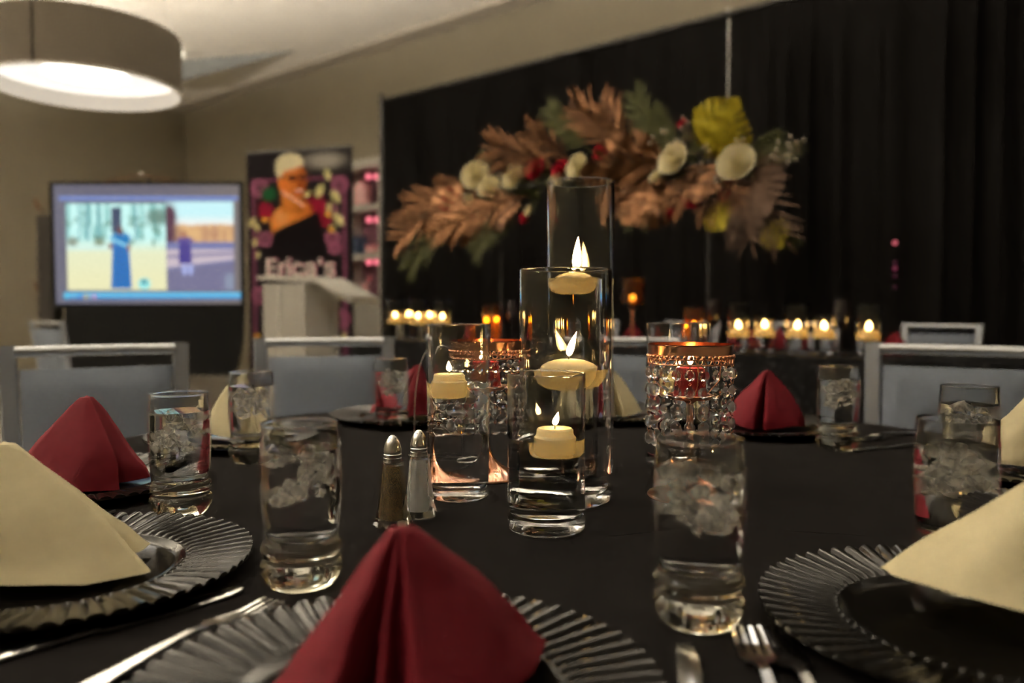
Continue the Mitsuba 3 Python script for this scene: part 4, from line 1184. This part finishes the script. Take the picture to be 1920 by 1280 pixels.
for i, (px, rz, s, lab) in enumerate(((897, 10, .8, 'beside the amber cups at left'), (1188, 0, 1.0, 'in front of the rose gold goblet'), (1408, -10, .85, 'between the first two candles at right'), (1462, 0, .8, 'under the middle candles at right'), (1681, -5, .9, 'right of the last candle'))):
    c = head(px, off=-.02 if i in (0, 4) else -.22)
    t = new('folded_napkin')
    put(t, P(napkin([((a + rz) % 360, r * s, z) for a, r, z in FACE], .125 if i != 1 else .14, (0, 0), 20 + i), 'm_red_cloth', 60), tr((c[0], c[1], ZH + .001), math.degrees(math.atan2(D[1], D[0]))))
    L(t, 'small red folded napkin on the head table, ' + lab, 'napkin', 'red napkins on the head table')
# tea lights low on the head table
for i, px in enumerate((1334, 1352, 1368)):
    c = head(px, off=.3)
    t = new('tea_light')
    m = tr((c[0], c[1], ZH + .0005))
    put(t + '__cup', P(lathe([(0, 0), (.02, 0), (.022, .02), (.020, .02), (.0185, .004), (0, .004)], 20), 'm_rose_gold', 40), m)
    put(t + '__wax', P(lathe([(.019, .0045), (.0195, .014), (0, .014)], 20), 'm_wax', 40), m)
    put(t + '__flame', P(flame(.022, .007), 'm_dark_emit', True, emitter=emit([v * (1, .35, .15)[i] for v in FLAME_FAR], .05)), tr((c[0], c[1], ZH + .0165)))
    L(t, 'small tea light on the head table, ' + ('first', 'second', 'third')[i] + ' right of the front crystal holder', 'tea light', 'tea lights on the head table')

# beaded ornament with red beads hanging in front of the right drape
t = new('red_bead_string')
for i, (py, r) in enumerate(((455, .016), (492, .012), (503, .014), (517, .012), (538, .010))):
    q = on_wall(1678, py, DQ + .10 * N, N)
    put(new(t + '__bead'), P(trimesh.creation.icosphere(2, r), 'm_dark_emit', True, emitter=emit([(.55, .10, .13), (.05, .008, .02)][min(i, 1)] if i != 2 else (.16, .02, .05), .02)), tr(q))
q0_, q1_ = on_wall(1678, 452, DQ + .10 * N, N), on_wall(1678, 541, DQ + .10 * N, N)
q2_ = q0_.copy(); q2_[2] = HD - .02
put(t + '__thread', P(tube([q2_, (q2_ + q1_) / 2, q1_], .0015, 6), 'm_black'))
L(t, 'string of small glowing red beads hanging before the right black drape', 'ornament')

# ------------------------------------------------------------------ overhead flower arrangement on a black stand
FQ = HQ + N * .03
def fl(px, py, off=0.0): return on_wall(px, py, FQ + N * off, N)
EX = -N * 0 + D                                                # to the right along the table
arr = new('flower_arrangement')
zb = fl(1140, 330)[2]
sA, sB = fl(940, 350), fl(1330, 330)
for q in (sA, sB):
    put(new(arr + '__post'), P(tube([[q[0], q[1], ZH + .012], [q[0], q[1], 1.3], [q[0], q[1], zb]], .008, 8), 'm_black_metal'))
    put(new(arr + '__base'), P(box(.2, .2, .01, (0, 0, 0), bev=.003), 'm_black_metal'), tr((q[0], q[1], ZH + .0065), -40))
xs = np.linspace(0, 1, 24)[:, None]
b0_, b1_ = fl(850, 372), fl(1420, 312); b0_[2] = b1_[2] = zb
put(arr + '__crossbar', P(tube(b0_ + (b1_ - b0_) * xs, .016, 8), 'm_black_metal'))
# mossy foliage body that holds the stems
def lump(n, seed):
    r = np.random.default_rng(seed); vs, fs = [], []
    k = 0
    for i in range(n):
        u = r.uniform(0, 1); c = b0_ + (b1_ - b0_) * u
        c = c + r.normal(0, 1, 3) * [.035, .035, .05]
        d = r.normal(0, 1, 3); d /= np.linalg.norm(d); l = r.uniform(.05, .11); w = np.cross(d, r.normal(0, 1, 3)); w /= np.linalg.norm(w)
        up_ = np.cross(d, w) * .012
        vs += [c, c + d * l * .5 + w * .018 + up_, c + d * l, c + d * l * .5 - w * .018 + up_]
        fs += [[k, k + 1, k + 2], [k, k + 2, k + 3]]; k += 4
    return np.array(vs), np.array(fs)
put(arr + '__foliage', P(lump(420, 5), 'm_green_leaf', False)); labels[arr + '__foliage'] = {'label': 'mixed dark green filler leaves', 'kind': 'stuff'}


def leaf_frame(p, direction, tilt, roll=0.0):
    """local y along the leaf; direction in the plane of the arrangement (degrees, 0 right, 90 up), tilt towards the viewer"""
    a = math.radians(direction); tl = math.radians(tilt)
    dv = (math.cos(a) * D + math.sin(a) * up3) * math.cos(tl) + N * math.sin(tl)
    nz = N - dv * np.dot(N, dv); nz /= np.linalg.norm(nz)
    ex = np.cross(dv, nz)
    cr, sr = math.cos(roll), math.sin(roll)
    ex2, nz2 = ex * cr + nz * sr, nz * cr - ex * sr
    return frame(p, ex2, dv, nz2)


def frond(Ln, seed, pairs=15, width=.42, lw=.05, droop=.25, ang=42):
    r = np.random.default_rng(seed)
    vs, fs = [], []
    def strip(p, d, side, l, w, sag):
        k = len(vs); n = 5
        for i in range(n + 1):
            q = i / n
            c = p + d * l * q + np.array([0, 0, -1.0]) * sag * l * q * q
            ww = w * (math.sin(PI * min(.97, .12 + .88 * q)) ** .7) * .5
            vs.extend([c + side * ww, c + np.array([0, 0, .25 * ww]), c - side * ww])
        for i in range(n):
            b = k + 3 * i
            fs.extend([[b, b + 1, b + 4], [b, b + 4, b + 3], [b + 1, b + 2, b + 5], [b + 1, b + 5, b + 4]])
    u = np.linspace(0, 1, 12)
    spine = np.stack([.05 * Ln * np.sin(u * 2 + seed), Ln * u, .10 * Ln * np.sin(PI * u * .8) - droop * Ln * u ** 2.2], 1)
    for i in range(pairs):
        q = .16 + .8 * i / pairs
        p = np.array([np.interp(q, u, spine[:, k]) for k in range(3)])
        l = width * Ln * (math.sin(PI * (.18 + .72 * q)) ** .8) * r.uniform(.85, 1.1)
        for s in (-1, 1):
            a = math.radians(ang + r.uniform(-7, 7) - 12 * q)
            d = np.array([s * math.sin(a), math.cos(a), .12 + r.uniform(-.12, .12)]); d /= np.linalg.norm(d)
            side = np.cross(d, [0, 0, 1.0]); side /= np.linalg.norm(side)
            strip(p, d, side, l, lw * Ln * r.uniform(.8, 1.15), r.uniform(.05, .3))
    d = spine[-1] - spine[-2]; d /= np.linalg.norm(d)
    strip(spine[-1], d, np.array([1.0, 0, 0]), width * Ln * .3, lw * Ln, .1)
    tb = tube(spine, np.interp(u, [0, 1], [.011, .004]) * Ln, 6)
    return cat(trimesh.Trimesh(np.array(vs), np.array(fs), process=False), tb)


def monstera(S, seed):
    r = np.random.default_rng(seed)
    th = np.linspace(0, 2 * PI, 120, endpoint=False)
    x = .56 * np.sin(th) * (1 + .16 * np.cos(th)); y = .5 - .55 * np.cos(th) + .10 * np.exp(-((th - PI) / .3) ** 2) - 0
    y = y + .16 * np.exp(-(np.minimum(th, 2 * PI - th) / .35) ** 2)
    leaf = Polygon(np.stack([x, y], 1)).buffer(0)
    cuts = []
    for s in (-1, 1):
        for k in range(5):
            q = .22 + .15 * k
            a = math.radians(62 - 11 * k + r.uniform(-5, 5))
            p0 = np.array([s * .10, q]); p1 = p0 + 1.0 * np.array([s * math.sin(a), math.cos(a)])
            n2 = np.array([-(p1 - p0)[1], (p1 - p0)[0]]); n2 /= np.linalg.norm(n2)
            cuts.append(Polygon([p0 - n2 * .008, p0 + n2 * .008, p1 + n2 * .06, p1 - n2 * .06]))
    leaf = leaf.difference(unary_union(cuts)).buffer(-.012).buffer(.012)
    if leaf.geom_type != 'Polygon': leaf = max(leaf.geoms, key=lambda g: g.area)
    m = plate2d(leaf, .006, .11, lambda x, y: -.55 * x * x - .22 * (y - .3) ** 2 + .05 * np.abs(x) + .02 * np.sin(y * 18 + np.abs(x) * 9))
    st = tube([[0, .5, .004], [0, .15, .0], [.02, -.25, -.12]], [.008, .014, .016], 6)
    m = cat(m, st); m.vertices = m.vertices * S
    return m


def rose(seed, layers=((4, .30, .95), (5, .52, .80), (6, .76, .64), (7, 1.0, .48))):
    r = np.random.default_rng(seed); ms = []
    for li, (n, R, open_) in enumerate(layers):
        for k in range(n):
            a0 = 2 * PI * k / n + li * .7 + r.uniform(-.15, .15)
            u, w = np.meshgrid(np.linspace(0, 1, 8), np.linspace(-1, 1, 9), indexing='ij')
            sp = (PI / n) * 1.35
            ph = a0 + w * sp * (1 - .12 * u)
            prof = R * np.sin(np.clip(u * (1.05 + .95 * (1 - open_)), 0, 1.75)) + (.14 * R * (u ** 6) * (1.2 - open_))
            hgt = (.95 - .42 * R * (1 - open_)) * u ** 1.15 * (1 - .22 * np.abs(w) ** 3) - .10 * u ** 8 * (1 - open_)
            v = np.stack([prof * np.cos(ph), prof * np.sin(ph), hgt - .35], -1) + r.normal(0, .012, (8, 9, 3)) * u[..., None]
            f = grid_faces(8, 9, False)
            ms.append(trimesh.Trimesh(v.reshape(-1, 3), np.vstack([f[:, [0, 1, 2]], f[:, [0, 2, 3]]]), process=False))
    return cat(ms)


ROSES = {c: [P(rose(s), m, True) for s in (1, 2, 3)] for c, m in (('white', 'm_white_petal'), ('red', 'm_red_petal'))}
rr_ = np.random.default_rng(8)


def bloom(col, px, py, rad, off=.13):
    p = fl(px, py, off); s = rad / 1493 * p[1] * 1.12
    t = new(arr + '__' + col + '_rose')
    # axis towards the viewer, slightly up
    ax = N * .92 + up3 * rr_.uniform(.1, .5) + D * rr_.uniform(-.3, .3); ax /= np.linalg.norm(ax)
    ex = np.cross(up3, ax); ex /= np.linalg.norm(ex); ey = np.cross(ax, ex)
    m = np.eye(4); m[:3, 0], m[:3, 1], m[:3, 2], m[:3, 3] = ex * s, ey * s, ax * s, p
    put(t, ROSES[col][int(rr_.integers(3))], T4(m))
    stem = [p - ax * s * .35, p - ax * s * .8 - up3 * .02, b0_ + (b1_ - b0_) * float(np.clip(np.dot(p - b0_, D) / np.dot(b1_ - b0_, D), .02, .98))]
    put(t + '__stem', P(tube(stem, .004, 6), 'm_green_leaf'))


for q in ((893, 330, 23), (918, 352, 19), (964, 333, 20), (880, 376, 11), (1085, 314, 21), (1045, 342, 13), (1265, 299, 26), (1382, 307, 30), (1230, 332, 11), (992, 395, 9)): bloom('white', *q)
for q in ((852, 374, 21), (1005, 317, 18), (1052, 319, 16), (886, 411, 9), (985, 408, 10), (1183, 327, 13), (1368, 338, 10), (1360, 366, 10), (1300, 373, 17), (1255, 402, 10), (1128, 285, 13), (1280, 232, 8), (1195, 290, 9), (832, 385, 8)): bloom('red', *q, off=.11)


def add_frond(kind, base, tip, tilt, mm, seed, width=.42, lw=.05, pairs=15, droop=.2, roll=0.0, off=.0):
    a, b = fl(*base, off), fl(*tip, off)
    v = b - a
    Ln = np.linalg.norm(v) / max(.3, math.cos(math.radians(tilt)))
    ang = math.degrees(math.atan2(v[2], np.dot(v, D)))
    t = new(arr + '__' + kind)
    put(t, P(frond(Ln, seed, pairs, width, lw, droop), mm, 40), leaf_frame(a, ang, tilt, roll))


G, DG, GR = 'm_gold_leaf', 'm_dark_gold_leaf', 'm_green_leaf'
for i, q in enumerate([((1080, 300), (1008, 250), 20, G), ((1060, 318), (950, 292), 25, G), ((1180, 296), (1078, 205), 10, G), ((1190, 300), (1128, 188), 5, G),                        ((862, 372), (780, 452), 25, G), ((868, 362), (800, 385), 30, G), ((945, 372), (868, 440), 35, G), ((1000, 360), (905, 430), 28, G), ((880, 350), (838, 352), 30, G),
                       ((1290, 315), (1170, 330), 28, G), ((1330, 300), (1290, 395), 35, G), ((1350, 310), (1400, 390), 30, G), ((1330, 330), (1345, 415), 32, G), ((930, 330), (925, 285), 10, G), ((1265, 330), (1185, 395), 30, G)]):
    add_frond('gold_palm_frond', q[0], q[1], q[2], q[3], 30 + i, width=.46, lw=.030, pairs=9)
for i, q in enumerate([((1385, 322), (1482, 452), 22), ((1392, 312), (1478, 330), 30), ((1390, 340), (1440, 452), 35)]):
    add_frond('bronze_palm_frond', q[0], q[1], q[2], DG, 60 + i, width=.5, lw=.026, pairs=11)
for i, q in enumerate([((1270, 300), (1188, 172), 5), ((1280, 290), (1228, 205), 8), ((1110, 290), (1028, 208), 8), ((1395, 300), (1500, 282), 10), ((1390, 300), (1465, 255), 5), ((930, 330), (903, 285), 5), ((860, 385), (785, 508), 15), ((930, 400), (915, 490), 20), ((985, 385), (925, 478), 25), ((1180, 360), (1190, 430), 20), ((1420, 420), (1498, 458), 15), ((1300, 300), (1340, 215), 8), ((1230, 370), (1215, 430), 20)]):
    add_frond('green_fern', q[0], q[1], q[2], GR, 80 + i, width=.36, lw=.028, pairs=20)


def add_monstera(kind, base, tip, tilt, mm, seed, roll=0.0, off=.06):
    a, b = fl(*base, off), fl(*tip, off)
    v = b - a
    S = np.linalg.norm(v) / max(.35, math.cos(math.radians(tilt))) / 1.05
    ang = math.degrees(math.atan2(v[2], np.dot(v, D)))
    put(new(arr + '__' + kind), P(monstera(S, seed), mm, 40), leaf_frame(a, ang, tilt, roll))


add_monstera('gold_monstera_leaf', (1262, 345), (1206, 412), 35, G, 1)
add_monstera('gold_monstera_leaf', (1240, 318), (1150, 338), 40, G, 2, .4)
add_monstera('gold_monstera_leaf', (1330, 305), (1330, 372), 40, G, 3)
add_monstera('gold_monstera_leaf', (945, 375), (968, 425), 40, G, 4)
add_monstera('gold_monstera_leaf', (905, 385), (850, 430), 40, G, 5, .3)
add_monstera('gold_monstera_leaf', (1405, 330), (1455, 395), 35, DG, 6)
add_monstera('lime_monstera_leaf', (1330, 282), (1400, 212), 35, 'm_lime_leaf', 7, -.3)
add_monstera('lime_monstera_leaf', (1360, 290), (1320, 222), 25, 'm_lime_leaf', 8, .5)
add_monstera('lime_monstera_leaf', (1335, 385), (1365, 425), 30, 'm_lime_leaf', 9)
add_monstera('lime_monstera_leaf', (1440, 420), (1470, 460), 25, 'm_lime_leaf', 10)
add_monstera('lime_monstera_leaf', (895, 390), (868, 412), 35, 'm_lime_leaf', 11)
mat('m_glint_pearl', (.75, .66, .52), .12, metallic=.85)  # pearls added to make glints among the flowers
for i, q in enumerate([(945, 358), (806, 400), (866, 358), (1238, 258), (1285, 250), (1320, 285), (1465, 290), (1375, 355), (1170, 380), (1490, 276), (905, 420), (1400, 275)]):
    t = new(arr + '__added_glint_pearls')
    ms = []
    c = fl(*q, .13)
    for k in range(7):
        d = rr_.normal(0, 1, 3) * [.05, .03, .045]
        ms.append(moved(trimesh.creation.icosphere(2, .0085), c + d))
        ms.append(tube([c - N * .12 - up3 * .03, c + d * .4 - N * .03, c + d], .0012, 5))
    put(t, P(cat(ms), 'm_glint_pearl', True))
L(arr, 'large raised arrangement of gold palm leaves, ferns and roses over the head table', 'flower arrangement')
